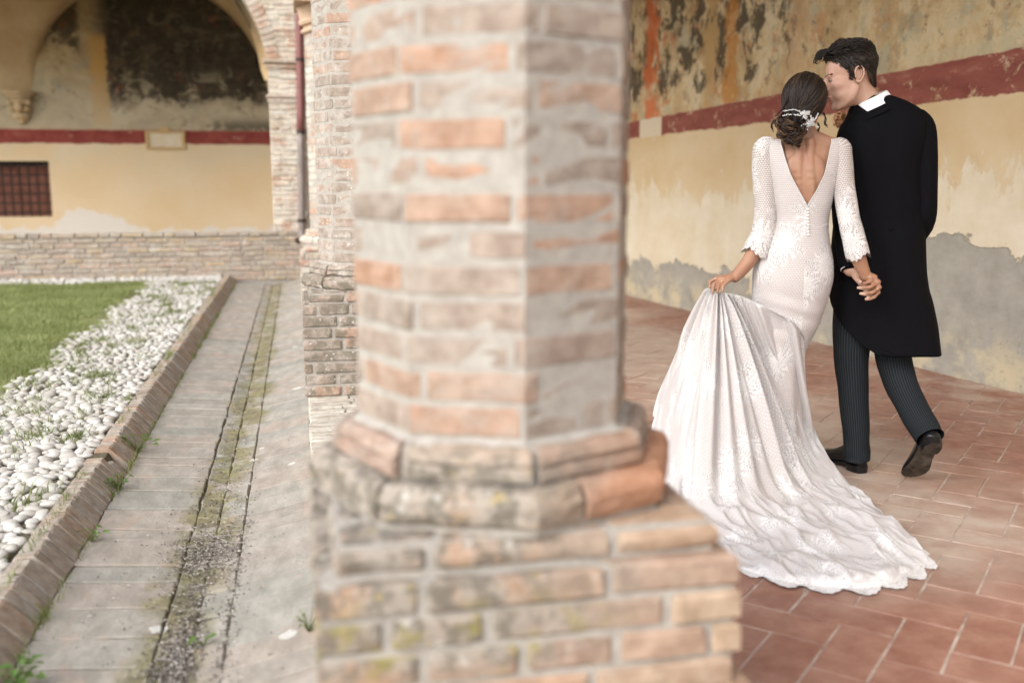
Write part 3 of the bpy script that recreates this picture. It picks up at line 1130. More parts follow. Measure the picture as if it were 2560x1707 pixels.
def slab(x0, x1, y0, y1, name='paving_stone', c=0.006, jit=0.004, nx=3):
    """worn slab following the dished section"""
    xs = np.linspace(x0, x1, nx + 1)
    ys = np.linspace(y0, y1, 3)
    v, f = [], []
    tilt = random.uniform(-0.0018, 0.0018)
    dz = random.uniform(-0.002, 0.002)
    ring = []
    X = [x0 + c] + list(xs[1:-1]) + [x1 - c]
    Y = [y0 + c, 0.5 * (y0 + y1), y1 - c]
    top = {}
    for i, xx in enumerate(X):
        for j, yy in enumerate(Y):
            top[i, j] = len(v)
            v.append((xx + random.uniform(-jit, jit), yy + random.uniform(-jit, jit) * 0.8, gz(xx) + dz + tilt * (j - 1) + random.uniform(-.0015, .0015)))
    for i in range(len(X) - 1):
        for j in range(2):
            f.append((top[i, j], top[i + 1, j], top[i + 1, j + 1], top[i, j + 1]))
    loop = [(i, 0) for i in range(len(X))] + [(len(X) - 1, 1), (len(X) - 1, 2)] + [(i, 2) for i in range(len(X) - 2, -1, -1)] + [(0, 1)]
    low = []
    for (i, j) in loop:
        p = v[top[i, j]]
        ox = -c if i == 0 else (c if i == len(X) - 1 else 0)
        oy = -c if j == 0 else (c if j == 2 else 0)
        low.append(len(v))
        v.append((p[0] + ox, p[1] + oy, p[2] - c * 0.9))
    bot = []
    for k in low:
        bot.append(len(v))
        v.append((v[k][0], v[k][1], v[k][2] - 0.05))
    m = len(loop)
    for k in range(m):
        k2 = (k + 1) % m
        f.append((top[loop[k]], low[k], low[k2], top[loop[k2]]))
        f.append((low[k], bot[k], bot[k2], low[k2]))
    o = brick_obj(name, (v, f), M['stone'], gut, random.random())
    return o


y = 1.6
while y < 12.45:
    t = random.choice((random.uniform(0.10, 0.14), random.uniform(0.13, 0.19), random.uniform(0.17, 0.25)))
    t = min(t, 12.5 - y)
    if t < 0.05:
        break
    slab(-0.760, -0.4215 + random.uniform(-0.006, 0.002), y, y + t - 0.012, c=0.004, jit=0.005)
    y += t
y = 1.6
while y < 12.4:
    t = min(random.uniform(0.16, 0.30), 12.5 - y)
    slab(-0.418, -0.333 + random.uniform(-0.003, 0.001), y, y + t - 0.008, nx=2)
    y += t
y = 1.5
while y < 12.4:
    t = min(random.uniform(0.15, 0.26), 12.5 - y)
    slab(-0.331, -0.2345 + random.uniform(-0.003, 0.001), y, y + t - 0.008, nx=2)
    y += t
y = 1.4
while y < 12.4:
    t = min(random.uniform(0.09, 0.16), 12.5 - y)
    slab(-0.232, 0.018, y, y + t - 0.003, c=0.0025, jit=0.002)
    y += t

# dark seed husks and twigs washed into the channel
a = Acc()
for (cy, sy, cx, sx, n) in ((3.42, 0.10, -0.34, 0.05, 900), (2.95, 0.20, -0.36, 0.03, 500), (2.62, 0.12, -0.365, 0.032, 1200), (2.42, 0.10, -0.375, 0.032, 900), (3.9, 0.5, -0.36, 0.05, 350), (5.5, 1.2, -0.37, 0.05, 350), (3.0, 0.6, -0.38, 0.13, 420), (2.6, 0.5, -0.238, 0.012, 260), (3.2, 0.6, -0.24, 0.02, 240)):
    for _ in range(n):
        x, y = random.gauss(cx, sx), random.gauss(cy, sy)
        if not (-0.76 < x < 0.0):
            continue
        z = gz(x) + 0.003
        L, W = random.uniform(0.003, 0.008), random.uniform(0.0015, 0.003)
        q = Matrix.Translation((x, y, z + random.uniform(0, 0.004))) @ Matrix.Rotation(random.uniform(0, PI), 4, 'Z') @ Matrix.Rotation(random.uniform(-0.6, 0.6), 4, 'X')
        a.add(*tf(([(-L, 0, 0), (0, -W, 0), (L, 0, 0), (0, W, 0), (0, 0, W * 1.3)], [(0, 1, 4), (1, 2, 4), (2, 3, 4), (3, 0, 4)]), q), random.random() ** 1.3)
for _ in range(70):
    x, y = random.gauss(-0.33, 0.07), random.gauss(3.45, 0.14)
    L = random.uniform(0.02, 0.045)
    q = Matrix.Translation((x, y, gz(x) + 0.006)) @ Matrix.Rotation(random.uniform(0, PI), 4, 'Z')
    a.add(*tf(box(-L, L, -0.0008, 0.0008, -0.0008, 0.0008), q), 0.97)
tag(a.obj('debris', M['debris']), 'dark husks and dry stalks washed along the gutter channel', 'debris', kind='stuff')


def weed_plant(loc, h, nleaf, label, spread=0.9, leaf=(0.03, 0.012), seed=0):
    rs = random.Random(seed)
    r = empty('weed_plant', loc)
    tag(r, label, 'weed', 'weeds at the kerb')
    st = Acc()
    lv = Acc()
    for i in range(nleaf):
        az = rs.uniform(0, 2 * PI)
        out = rs.uniform(0.2, spread) * h
        hh = h * rs.uniform(0.35, 1.0)
        tip = Vector((math.cos(az) * out, math.sin(az) * out, hh))
        st.add(*tube([(0, 0, -0.01), tuple(tip * 0.5 + Vector((0, 0, hh * 0.12))), tuple(tip)], [0.0014, 0.0012, 0.0008], 5, 2), 0.4)
        L, W = leaf[0] * rs.uniform(0.6, 1.2), leaf[1] * rs.uniform(0.7, 1.2)
        mt = Matrix.Translation(tip) @ Matrix.Rotation(az, 4, 'Z') @ Matrix.Rotation(rs.uniform(-0.5, 0.5), 4, 'Y') @ Matrix.Rotation(rs.uniform(-0.4, 0.4), 4, 'X')
        lv.add(*tf(([(-L * .5, 0, 0), (-L * .1, -W, .002), (L, 0, -.004), (-L * .1, W, .002), (L * .3, -W * .8, .001), (L * .3, W * .8, .001), (L * .2, 0, -.003)],
                    [(0, 1, 6), (1, 4, 6), (4, 2, 6), (2, 5, 6), (5, 3, 6), (3, 0, 6)]), mt), rs.random())
    st.obj('stem', M['weed'], r)
    lv.obj('leaves', M['leaf'], r)
    return r


weed_plant((-0.72, 2.50, 0.0), 0.075, 24, 'leafy green weed at the foot of the kerb, nearest the camera', 0.8, (0.022, 0.012), 1)
weed_plant((-0.765, 4.72, 0.01), 0.085, 16, 'round-leaved weed rooted halfway up the kerb beside the sloping bricks', 1.1, (0.026, 0.014), 2)
weed_plant((-0.755, 4.15, 0.0), 0.06, 26, 'bushy weed in the gap left by broken kerb bricks', 0.9, (0.014, 0.006), 3)
weed_plant((-0.745, 3.55, 0.0), 0.055, 14, 'small spindly weed between the kerb foot and the gutter stones', 1.2, (0.018, 0.006), 4)
weed_plant((-0.30, 2.72, -0.03), 0.035, 4, 'tiny seedling sprouting from the husks in the gutter channel', 1.2, (0.02, 0.008), 5)
weed_plant((-0.01, 2.62, 0.03), 0.055, 12, 'withered brownish weed at the foot of the low wall', 0.9, (0.010, 0.003), 6)

# ------------------------------------------------------------------ low wall that carries the columns
lw = empty('low_wall', (0.37, 5, 0))
tag(lw, 'low whitewashed wall with brick coping that carries the row of columns', 'wall')


def local(vf, o):
    return tf(vf, Matrix.Translation(o.location).inverted())


a = Acc()
a.add(*local(box(0.026, 0.744, -1.9, 12.585, -0.1, 0.082), lw))
a.obj('core', M['mortar'], lw)
rest = Acc()
y = -1.8
while y < 12.5:
    t = random.uniform(0.046, 0.060)
    jx = 0.21 + random.uniform(-0.03, 0.05)
    for (x0, x1) in ((0.02, jx), (jx + 0.006, 0.50), (0.506, 0.75)):
        dz = random.uniform(-0.005, 0.004)
        vf = local(cbox(x0 + random.uniform(-.004, .004) * (x0 < .1), x1, y, y + t - random.uniform(0.004, 0.008), 0.03, 0.108 + dz, 0.004, 0.0022), lw)
        if 2.2 < y < 5.25 and x0 < 0.4:
            brick_obj('coping_brick', vf, M['brick_cope'], lw, random.random())
        else:
            rest.add(*vf, random.random())
    y += t
o = rest.obj('coping_bricks', M['brick_cope'], lw)
fixn(o.data)
tag(o, kind='stuff')

# ------------------------------------------------------------------ octagonal brick columns
OCT = poly_unit(8, 0.0)
SQ = poly_unit(4, PI / 4)
R2 = math.sqrt(2)


def column(Y, label, shaft_to, mshaft, mplinth, mroll, ledge=False, joined=False):
    root = empty('brick_column', (0.37, Y, 0))
    tag(root, label, 'column', 'octagonal brick columns of the arcade')
    core = Acc()
    core.add(*ring_solid(SQ, 0, 0, [(0.357 * R2, 0.10), (0.357 * R2, 0.594), (0.327 * R2, 0.596), (0.327 * R2, 0.654)]))
    core.add(*ring_solid(OCT, 0, 0, [(0.350, 0.655), (0.352, 0.70), (0.340, 0.725), (0.302, 0.735), (0.298, 0.785), (0.2675, 0.80), (0.2675, 2.55)]))
    core.obj('mortar_core', M['mortar'], root)
    rest = Acc()

    def put(name, vf, mat, z):
        if joined or z > shaft_to:
            rest.add(*vf, random.random())
        else:
            brick_obj(name, vf, mat, root, random.random())

    # square plinth
    zs = [0.660 - 0.0616 * i for i in range(10)]
    for i in range(9):
        z1, z0 = zs[i] - 0.001, zs[i + 1] + 0.009
        if z1 < 0.14:
            continue
        half = 0.337 if i == 0 else 0.366
        if ledge and z1 < 0.37:
            continue
        s = random.uniform(-0.35, 0.1) if i % 2 else random.uniform(0.15, 0.5)
        end = s + 4
        while s < end - 0.02:
            L = random.choice((0.36, 0.36, 0.19, 0.30)) / (half * 2) * 0.9
            if end - (s + L) < 0.16:
                L = end - s
            g = 0.010 / (half * 2)
            ro = random.uniform(-0.004, 0.003)
            zt = z1 + random.uniform(-0.003, 0.002)
            if i == 0:
                prof = [(half + ro - .007, z0), (half + ro - .001, z0 + .006), (half + ro + .001, z0 + .022), (half + ro - .004, zt - .017), (half + ro - .014, zt - .004), (half + ro - .024, zt)]
            else:
                prof = [(half + ro - .006, z0), (half + ro, z0 + .005), (half + ro + .0005, (z0 + zt) / 2), (half + ro - .001, zt - .006), (half + ro - .008, zt)]
            put('plinth_brick', ring_brick(SQ, 0, 0, s + g, s + L - g, [(r_ * R2, z) for r_, z in prof], 0.26 * R2, 0.0022, 0.12), mplinth, z0)
            s += L
    if ledge:
        put('base_slab', cbox(-0.30, 0.400, -0.47, 0.45, 0.10, 0.364, 0.008, 0.003), mplinth, 0)
    # rounded roll moulding
    cuts = [0.0, 1.0, 2.1, 3.0, 4.05, 5.0, 5.62, 6.30, 7.02]
    cuts = [0.02, 1.0, 2.0, 3.0, 4.0, 5.0, 6.36, 7.55, 8.02]
    for i in range(8):
        s0, s1 = cuts[i] + 0.02, cuts[i + 1] - 0.02
        prof = []
        for q in range(8):
            t = -PI / 2 + PI * q / 7
            prof.append((0.340 + 0.030 * math.cos(t) ** 0.8 + random.uniform(-.0025, .0015), 0.6985 + 0.036 * math.sin(t)))
        put('roll_brick', ring_brick(OCT, 0, 0, s0, s1, prof, 0.25, 0.0045 if i in (4, 5) else 0.002, 0.16), mroll if i in (6, 7) else mplinth, 0.67)
    # fillet course with a groove
    off = random.uniform(-0.2, 0.2)
    for i in range(8):
        ro = random.uniform(-0.003, 0.003)
        prof = [(0.318 + ro, 0.737), (0.322 + ro, 0.742), (0.320 + ro, 0.757), (0.309 + ro, 0.761), (0.310 + ro, 0.766), (0.318 + ro, 0.769), (0.312 + ro, 0.784), (0.300 + ro, 0.792)]
        put('fillet_brick', ring_brick(OCT, 0, 0, i + off + .03, i + 1 + off - .03, prof, 0.23, 0.004 if i in (4, 5) else 0.002, 0.16), mplinth if i in (5, 6) else mshaft, 0.74)
    # shaft
    z = 0.800
    k = 0
    while z < 2.50:
        h = 0.0615
        o1 = (0.10 if k % 2 else -0.07)
        J = [i + o1 + random.uniform(-0.07, 0.07) for i in range(8)]
        J.append(J[0] + 8)
        if random.random() < 0.3:
            J.append(J[random.randint(1, 6)] + random.uniform(0.4, 0.6))
            J.sort()
        for i in range(len(J) - 1):
            ro = random.uniform(-0.0035, 0.0015)
            z0, z1 = z + 0.0048 + random.uniform(-.002, .002), z + h - 0.0048 + random.uniform(-.002, .002)
            prof = [(0.264 + ro, z0), (0.270 + ro, z0 + 0.004), (0.2705 + ro, (z0 + z1) / 2), (0.270 + ro, z1 - 0.004), (0.264 + ro, z1)]
            put('brick', ring_brick(OCT, 0, 0, J[i] + 0.024, J[i + 1] - 0.024, prof, 0.22, 0.0016, 0.3), mshaft, z)
        z += h
        k += 1
    # capital
    cap = Acc()
    cap.add(*ring_solid(OCT, 0, 0, [(0.27, 2.50), (0.292, 2.505), (0.30, 2.52), (0.292, 2.535), (0.275, 2.54), (0.275, 2.565), (0.305, 2.575), (0.315, 2.60), (0.30, 2.62), (0.33, 2.72), (0.33, 2.73)]))
    cap.add(*ring_solid(SQ, 0, 0, [(0.35 * R2, 2.731), (0.35 * R2, 2.80)]))
    cap.obj('capital', M['astragal'], root)
    if rest.v:
        o = rest.obj('shaft_brickwork', mshaft, root)
        fixn(o.data)
        tag(o, kind='stuff')
    return root


column(1.90, 'large octagonal brick column filling the middle of the picture, lichen on its plinth', 1.80, M['brick_near'], M['brick_plinth'], M['brick_roll'], ledge=True)
column(5.60, 'slender looking brick column half hidden behind the large near one', 2.32, M['brick_grey'], M['brick_grey'], M['brick_grey'])
column(9.30, 'pale far column whose edge shows beside the drainpipe', 0.0, M['brick_lime'], M['brick_lime'], M['brick_lime'], joined=True)

# arcade wall above the columns (above the picture), ceiling and roof of the walk: unseen, raised and cut short to let light in
aw = Acc()
prof = []
ys = [1.9 + 3.7 * k for k in range(0, 4)]
pts = [(ys[0] - 0.32, 2.80)]
for i in range(len(ys) - 1):
    m, r_ = (ys[i] + ys[i + 1]) / 2, 1.55
    pts.append((ys[i] + 0.30, 2.80))
    for q in range(17):
        t = PI - PI * q / 16
        pts.append((m + r_ * math.cos(t), 2.80 + r_ * 0.95 * math.sin(t)))
    pts.append((ys[i + 1] - 0.30, 2.80))
pts.append((ys[-1] - 0.1, 2.80))
n = len(pts)
v = [(0.14, y, z) for y, z in pts] + [(0.14, y, 4.7) for y, z in pts] + [(0.60, y, z) for y, z in pts] + [(0.60, y, 4.7) for y, z in pts]
f = []
for i in range(n - 1):
    f += [(i, i + 1, n + i + 1, n + i), (2 * n + i, 3 * n + i, 3 * n + i + 1, 2 * n + i + 1), (i, 2 * n + i, 2 * n + i + 1, i + 1)]
aw.add(v, f)
tag(aw.obj('arcade_wall', M['render']), 'plastered arches carried by the brick columns above the frame', 'wall')


def wall_x(y):
    return 4.126 - 0.13 * (y - 4.961)


a = Acc()
rows = []
for y in (1.2, 3, 5, 8, 12, 16.2):
    x1 = wall_x(y)
    for q in range(13):
        t = PI * q / 12
        rows.append((0.6 + (x1 - 0.6) * (0.5 - 0.5 * math.cos(t)), y, 3.75 + 0.80 * math.sin(t)))
v = rows
f = [(i * 13 + j, i * 13 + j + 1, (i + 1) * 13 + j + 1, (i + 1) * 13 + j) for i in range(5) for j in range(12)]
a.add(v, f)
tag(a.obj('ceiling', M['ceiling'], None, True), kind='structure')
a = Acc()
v = [(-0.25, 1.0, 4.72), (-0.25, 16.3, 4.72), (6.2, 16.3, 5.9), (6.2, 1.0, 5.9)]
a.add(v + [(p[0], p[1], p[2] + 0.14) for p in v], [(0, 1, 2, 3), (4, 7, 6, 5), (0, 4, 5, 1), (1, 5, 6, 2), (2, 6, 7, 3), (3, 7, 4, 0)])
tag(a.obj('roof', M['roof']), kind='structure')

# ------------------------------------------------------------------ right wall
y0, y1 = -4.5, 16.0
a = Acc()
v = [(wall_x(y0), y0, -0.1), (wall_x(y1), y1, -0.1), (wall_x(y1) + 0.4, y1, -0.1), (wall_x(y0) + 0.4, y0, -0.1)]
v += [(p[0], p[1], 5.0) for p in v]
a.add(v, [(0, 3, 2, 1), (4, 5, 6, 7), (0, 1, 5, 4), (1, 2, 6, 5), (2, 3, 7, 6), (3, 0, 4, 7)])
o = a.obj('plaster_wall', M['right_wall'])
fixn(o.data)
tag(o, 'long ochre wall with faded fresco, red band and flaking plaster behind the couple', 'wall')

# ------------------------------------------------------------------ terracotta floor, herringbone at 45 degrees
fl = empty('floor')
tag(fl, kind='structure')
a = Acc()
a.add([(0.74, -4.5, -0.0028), (5.4, -4.5, -0.0028), (5.4, 16.0, -0.0028), (0.74, 16.0, -0.0028)], [(0, 1, 2, 3)])
a.obj('grout_bed', M['grout'], fl)
TW = 0.1465
TV = []
for i in range(12):
    g = 0.0036
    me = Acc().add(*cbox(-TW + g, TW - g, -TW / 2 + g, TW / 2 - g, -0.03, 0.0, 0.0014, 0.0022), i / 12.0).mesh('tile', M['tile'])
    fixn(me)
    TV.append(me)
u, vv = Vector((0.7071, -0.7071)), Vector((0.7071, 0.7071))
org = Vector((1.359, 2.510))
tl = []
for i in range(-70, 71):
    for j in range(-70, 71):
        cu, cv = i + 2 * j, i - 2 * j
        for (du, dv, rz) in ((1.0, 0.5, -PI / 4), (2.5, 0.0, PI / 4)):
            p = org + u * (cu + du) * TW + vv * (cv + dv) * TW
            if 0.66 < p.x < wall_x(p.y) + 0.1 and -3.0 < p.y < 15.5:
                vis = inview(p.x, p.y, 0, 0.02) and p.x > 0.455 * p.y - 0.1 and p.x > 0.9 or (inview(p.x, p.y, 0, 0.02) and p.x > 0.45 * p.y)
                tl.append((not vis, p.length, p.x, p.y, rz))
tl.sort()
rest = Acc()
for i, (nv, d, x, y, rz) in enumerate(tl):
    z = random.uniform(-0.0008, 0.0010)
    mt = Matrix.Translation((x, y, z)) @ Matrix.Rotation(rz + random.uniform(-0.006, 0.006), 4, 'Z') @ Matrix.Rotation(random.uniform(-0.003, 0.003), 4, 'X')
    if i < 300:
        o = link('tile', TV[random.randrange(12)], None, fl)
        o.matrix_world = mt
    else:
        me = TV[i % 12]
        rest.add(*tf(([tuple(q.co) for q in me.vertices], [tuple(q.vertices) for q in me.polygons]), mt), random.random())
o = rest.obj('tiles', M['tile'], fl)
tag(o, kind='stuff')

# ------------------------------------------------------------------ far side of the court: parapet
PY = 12.60
pw = empty('parapet', (-3.0, PY, 0))
tag(pw, 'low brick parapet under the far arch, behind the lawn', 'wall')
a = Acc()
a.add(*local(box(-9.0, 0.07, PY + 0.012, PY + 0.42, -0.1, 0.585), pw))
a.obj('core', M['mortar'], pw)
rest = Acc()
for k in range(10):
    z0 = 0.0 + 0.0605 * k
    x = 0.06 - random.uniform(0.0, 0.2)
    x = 0.075
    while x > -8.8:
        L = random.choice((0.24, 0.20, 0.26, 0.13))
        top = (k == 9)
        dy = random.uniform(-0.006, 0.005) - (0.012 if top else 0)
        vf = local(cbox(x - L + 0.006, x - 0.006, PY + dy, PY + 0.1, z0 + 0.006 + random.uniform(-.003, .003), z0 + 0.056 + random.uniform(-.003, .003), 0.006, 0.004), pw)
        if x > -4.0 and x < 0.05 or x > 0.05:
            brick_obj('brick', vf, M['brick_parapet'], pw, random.random())
        else:
            rest.add(*vf, random.random())
        x -= L
o = rest.obj('brickwork', M['brick_parapet'], pw)
fixn(o.data)
tag(o, kind='stuff')

# pier and arch wall standing on the parapet
ar = empty('arch_wall', (0, PY, 0))
tag(ar, 'whitewashed brick pier and round arch of the far arcade', 'wall')
AC, AZ, ARAD = -2.02, 2.44, 1.72


def arch_edge(z):
    """right edge of the opening at height z"""
    if z <= AZ:
        return AC + ARAD
    d = ARAD ** 2 - (z - AZ) ** 2
    return AC + math.sqrt(d) if d > 0 else AC


a = Acc()
pts = [(0.78, 0.60), (0.78, 5.4), (-9.0, 5.4), (-9.0, 4.45)]
arcs = []
v, f = [], []
NZ = 60
# wall core in vertical strips: each strip runs from the opening's edge to the top
xs = np.linspace(-9.4, 0.78, 300)
tp = 5.4
prev = None


def soffit(x):
    for c in (AC, AC - 3.7, AC - 7.4):
        if abs(x - c) < ARAD:
            return AZ + math.sqrt(max(0, ARAD ** 2 - (x - c) ** 2))
    return 0.585


xs = sorted(set(list(np.round(xs, 4)) + [c + s * ARAD * q for c in (AC, AC - 3.7) for s in (-1, 1) for q in (1.0, 0.9999, 0.995, 0.98, 0.96)]))
for i in range(len(xs) - 1):
    m0, m1 = soffit(xs[i]), soffit(xs[i + 1])
    if abs(m0 - m1) > 0.6:
        m0 = m1 = max(m0, m1) if False else min(m0, m1) if (m0 < 1 and m1 < 1) else max(m0, m1)
    k = len(v)
    for yy in (PY + 0.012, PY + 0.44):
        v += [(xs[i], yy, m0), (xs[i + 1], yy, m1), (xs[i + 1], yy, tp), (xs[i], yy, tp)]
    f += [(k, k + 1, k + 2, k + 3), (k + 4, k + 7, k + 6, k + 5), (k, k + 4, k + 5, k + 1)]
a.add(local((v, f), ar)[0], f)
# side faces of the piers
for xx in (AC + ARAD, AC - ARAD, AC - 3.7 + ARAD, AC - 3.7 - ARAD, 0.78):
    a.add(*local(([(xx, PY + 0.012, 0.585), (xx, PY + 0.44, 0.585), (xx, PY + 0.44, AZ + (0 if xx < 0.5 else 3)), (xx, PY + 0.012, AZ + (0 if xx < 0.5 else 3))], [(0, 1, 2, 3)]), ar))
a.obj('core', M['render'], ar)
nb = 0
rest = Acc()
z = 0.604
while z < 5.2:
    x = arch_edge(z + 0.03) - (0.0 if z < AZ else 0.0)
    x0 = x
    if z > AZ:
        x0 = x + 0.155 * ARAD / max(0.3, (x - AC))
    first = True
    while x0 < 0.76:
        L = random.choice((0.13, 0.22, 0.25))
        if first and int(z / 0.0605) % 2:
            L = 0.12
        x1 = min(x0 + L, 0.78)
        vf = local(cbox(x0 + 0.005, x1 - 0.005, PY + random.uniform(-.006, .008), PY + 0.1, z + 0.005 + random.uniform(-.003, .003), z + 0.055 + random.uniform(-.003, .003), 0.007, 0.005), ar)
        if z < 3.45 and x0 < 0.12:
            brick_obj('brick', vf, M['brick_lime'], ar, random.random())
            nb += 1
        else:
            rest.add(*vf, random.random())
        first = False
        x0 = x1
    z += 0.0605
# ring of arch bricks
q = 0.0
while q < PI * 0.98:
    t0, t1 = q + 0.003, q + 0.036
    v = []
    for yy in (PY - 0.004, PY + 0.12):
        for (rr, tt) in ((ARAD - .002, t0), (ARAD + 0.15, t0), (ARAD + 0.15, t1), (ARAD - .002, t1)):
            v.append((AC + rr * math.cos(tt), yy, AZ + rr * math.sin(tt)))
    f = [(0, 1, 2, 3), (4, 7, 6, 5), (0, 4, 5, 1), (1, 5, 6, 2), (2, 6, 7, 3), (3, 7, 4, 0)]
    vf = local((v, f), ar)
    if q < 0.75:
        brick_obj('arch_brick', vf, M['brick_lime'], ar, random.random())
    else:
        rest.add(*vf, random.random())
    q += 0.04
o = rest.obj('brickwork', M['brick_lime'], ar)
fixn(o.data)
tag(o, kind='stuff')
for zz, hh, pp in ((2.60, 0.05, 0.05), (2.545, 0.045, 0.025), (2.20, 0.035, 0.03), (2.155, 0.03, 0.015)):
    brick_obj('string_course', local(cbox(AC + ARAD - pp, 0.10, PY - pp, PY + 0.30, zz, zz + hh, 0.008, 0.003), ar), M['brick_lime'], ar, random.random())

# drainpipe fixed to the pier
dp = empty('drainpipe', (0.03, PY - 0.08, 0))
tag(dp, 'reddish brown drainpipe with an open foot on the far pier', 'drainpipe')
px, py = 0.03, PY - 0.09
a = Acc()
a.add(*local(tube([(px + 0.03, py, 1.78), (px + 0.055, py, 3.0), (px + 0.085, py, 4.6)], [0.047] * 3, 16, 4, (1, 0, 0), False), dp))
a.obj('upper_pipe', M['copper_pipe'], dp, True)
a = Acc()
a.add(*local(tube([(px - 0.045, py - 0.12, 0.50), (px - 0.012, py - 0.05, 0.525), (px + 0.005, py, 0.60), (px + 0.008, py, 0.75), (px + 0.03, py, 1.80)], [0.044] * 5, 16, 5, (1, 0, 0), False), dp))
a.obj('lower_pipe', M['pipe_steel'], dp, True)
a = Acc()
a.add(*local(tube([(px - 0.047, py - 0.123, 0.499), (px - 0.042, py - 0.112, 0.503)], [0.040, 0.040], 16, 1, (1, 0, 0), True, 0.1), dp))
a.obj('mouth_shade', M['iron'], dp)  # dark disc closing the pipe's mouth, in place of the shade inside
for zz in (0.72, 1.78, 2.62, 3.4):
    xx = px + 0.008 + (zz - 0.75) * 0.022
    a = Acc()
    a.add(*local(tube([(xx, py, zz), (xx, py, zz + 0.035)], [0.053, 0.053], 16, 1, (1, 0, 0), True, 0.1), dp))
    a.add(*local(box(xx - 0.012, xx + 0.012, py, PY + 0.01, zz + 0.005, zz + 0.03), dp))
    a.obj('bracket', M['iron'], dp)

# ------------------------------------------------------------------ far walk behind the arch: frescoed back wall, vault
BY = 15.80
bw = empty('fresco_wall', (-2, BY, 0))
tag(bw, 'yellow back wall with dark ruined fresco and red band under the far arch', 'wall')
WX0, WX1, WZ0, WZ1 = -4.95, -3.53, 0.69, 1.49
a = Acc()
for (x0, x1, z0, z1) in ((-9.5, WX0, -0.1, 5.2), (WX1, 3.0, -0.1, 5.2), (WX0, WX1, -0.1, WZ0), (WX0, WX1, WZ1, 5.2)):
    a.add(*local(box(x0, x1, BY, BY + 0.4, z0, z1), bw))
a.obj('plaster', M['back_wall'], bw)
wn = Acc().add(*local(box(WX0, WX1, BY + 0.30, BY + 0.38, WZ0, WZ1), bw)).obj('window', M['iron'], bw)
x = WX0
while x < WX1 - 0.01:
    ww = min(0.118, WX1 - x)
    brick_obj('shutter_plank', local(cbox(x + 0.003, x + ww - 0.003, BY + 0.22, BY + 0.26, WZ0, WZ1 - 0.07, 0.004, 0.002), bw), M['shutter'], wn, random.random())
    x += ww
for i in range(12):
    x = WX0 + 0.06 + i * 0.118
    Acc().add(*local(tube([(x, BY + 0.06, WZ0), (x, BY + 0.06, WZ1)], [0.011, 0.011], 8, 1, (1, 0, 0)), bw)).obj('bar', M['iron'], wn, True)
for i in range(6):
    z = WZ0 + 0.06 + i * 0.135
    Acc().add(*local(tube([(WX0, BY + 0.06, z), (WX1, BY + 0.06, z)], [0.012, 0.012], 8, 1), bw)).obj('bar', M['iron'], wn, True)
# plaque: moulded frame with a blank field
pq = brick_obj('plaque', local(cbox(-2.12, -1.66, BY - 0.012, BY + 0.02, 1.695, 1.905, 0.004, 0.004), bw), M['plaque'], bw)
for (x0, x1, z0, z1) in ((-2.17, -2.12, 1.665, 1.935), (-1.66, -1.61, 1.665, 1.935), (-2.12, -1.66, 1.665, 1.70), (-2.12, -1.66, 1.90, 1.935), (-1.95, -1.83, 1.935, 1.99)):
    brick_obj('frame', local(cbox(x0 + .001, x1 - .001, BY - 0.028, BY + 0.01, z0 + .001, z1 - .001, 0.005, 0.004), bw), M['plaque_frame'], pq)
# corbel under the vault springing
cb = Acc()
CXX = -3.84
cb.add(*local(box(CXX - 0.20, CXX + 0.20, BY - 0.20, BY, 2.42, 2.47), bw))
cb.add(*local(box(CXX - 0.17, CXX + 0.17, BY - 0.17, BY, 2.375, 2.42), bw))
for (zz, hw, dd) in ((2.36, 0.155, 0.15), (2.26, 0.145, 0.13), (2.16, 0.12, 0.10), (2.10, 0.07, 0.06)):
    cb.add(*tf(local(ellipsoid((CXX, BY - dd * 0.3, zz - 0.03), (hw, dd, 0.07), 14, 8), bw), Matrix()))
for s in (-1, 1):
    for (zz, xx) in ((2.31, 0.12), (2.22, 0.10)):
        cb.add(*local(ellipsoid((CXX + s * xx, BY - 0.12, zz), (0.042, 0.04, 0.042), 10, 8), bw))
cb.add(*local(ellipsoid((CXX, BY - 0.16, 2.25), (0.06, 0.045, 0.085), 12, 8), bw))
cb.obj('corbel', M['corbel'], bw, True)

# groin vault over the far walk
nx, ny = 240, 26
V = np.zeros((ny, nx, 3))
XX = np.linspace(-9.3, 0.6, nx)
YY = np.linspace(PY + 0.44, BY + 0.003, ny)
dep = BY - PY - 0.44
for i, yy in enumerate(YY):
    t = (yy - (PY + 0.44)) / dep * 2 - 1
    zy = AZ + 1.62 * math.sqrt(max(0.0, 1 - t * t))
    for j, xx in enumerate(XX):
        c = min((AC - 0.01, AC - 3.71, AC - 7.41), key=lambda q: abs(q - xx))
        d = (xx - c) / 1.64
        zx = AZ + 1.62 * math.sqrt(max(0.0, 1 - d * d)) if abs(d) < 1 else AZ
        V[i, j] = (xx, yy, max(zx, zy))
o = link('vault', grid_mesh('vault', V, M['vault']))
tag(o, kind='structure')
a = Acc()
a.add([(-9.5, PY + 0.42, 0.0), (3.0, PY + 0.42, 0.0), (3.0, BY, 0.0), (-9.5, BY, 0.0)], [(0, 1, 2, 3)])
tag(a.obj('far_walk', M['grout']), kind='structure')
a = Acc()
v = [(-9.5, PY - 0.4, 5.45), (0.0, PY - 0.4, 5.45), (0.0, BY + 0.6, 5.45), (-9.5, BY + 0.6, 5.45)]
a.add(*box(-9.5, 0.78, PY - 0.35, BY + 0.6, 5.41, 5.55))
tag(a.obj('far_roof', M['roof']), kind='structure')
tr = Acc()
tr.add(*tube([(-4.75, PY + 0.45, 3.32), (-4.02, 14.35, 3.05)], [0.018, 0.018], 8, 1))
tag(tr.obj('tie_rod', M['iron'], None, True), 'dark iron tie rod under the far vault at the upper left', 'tie rod')


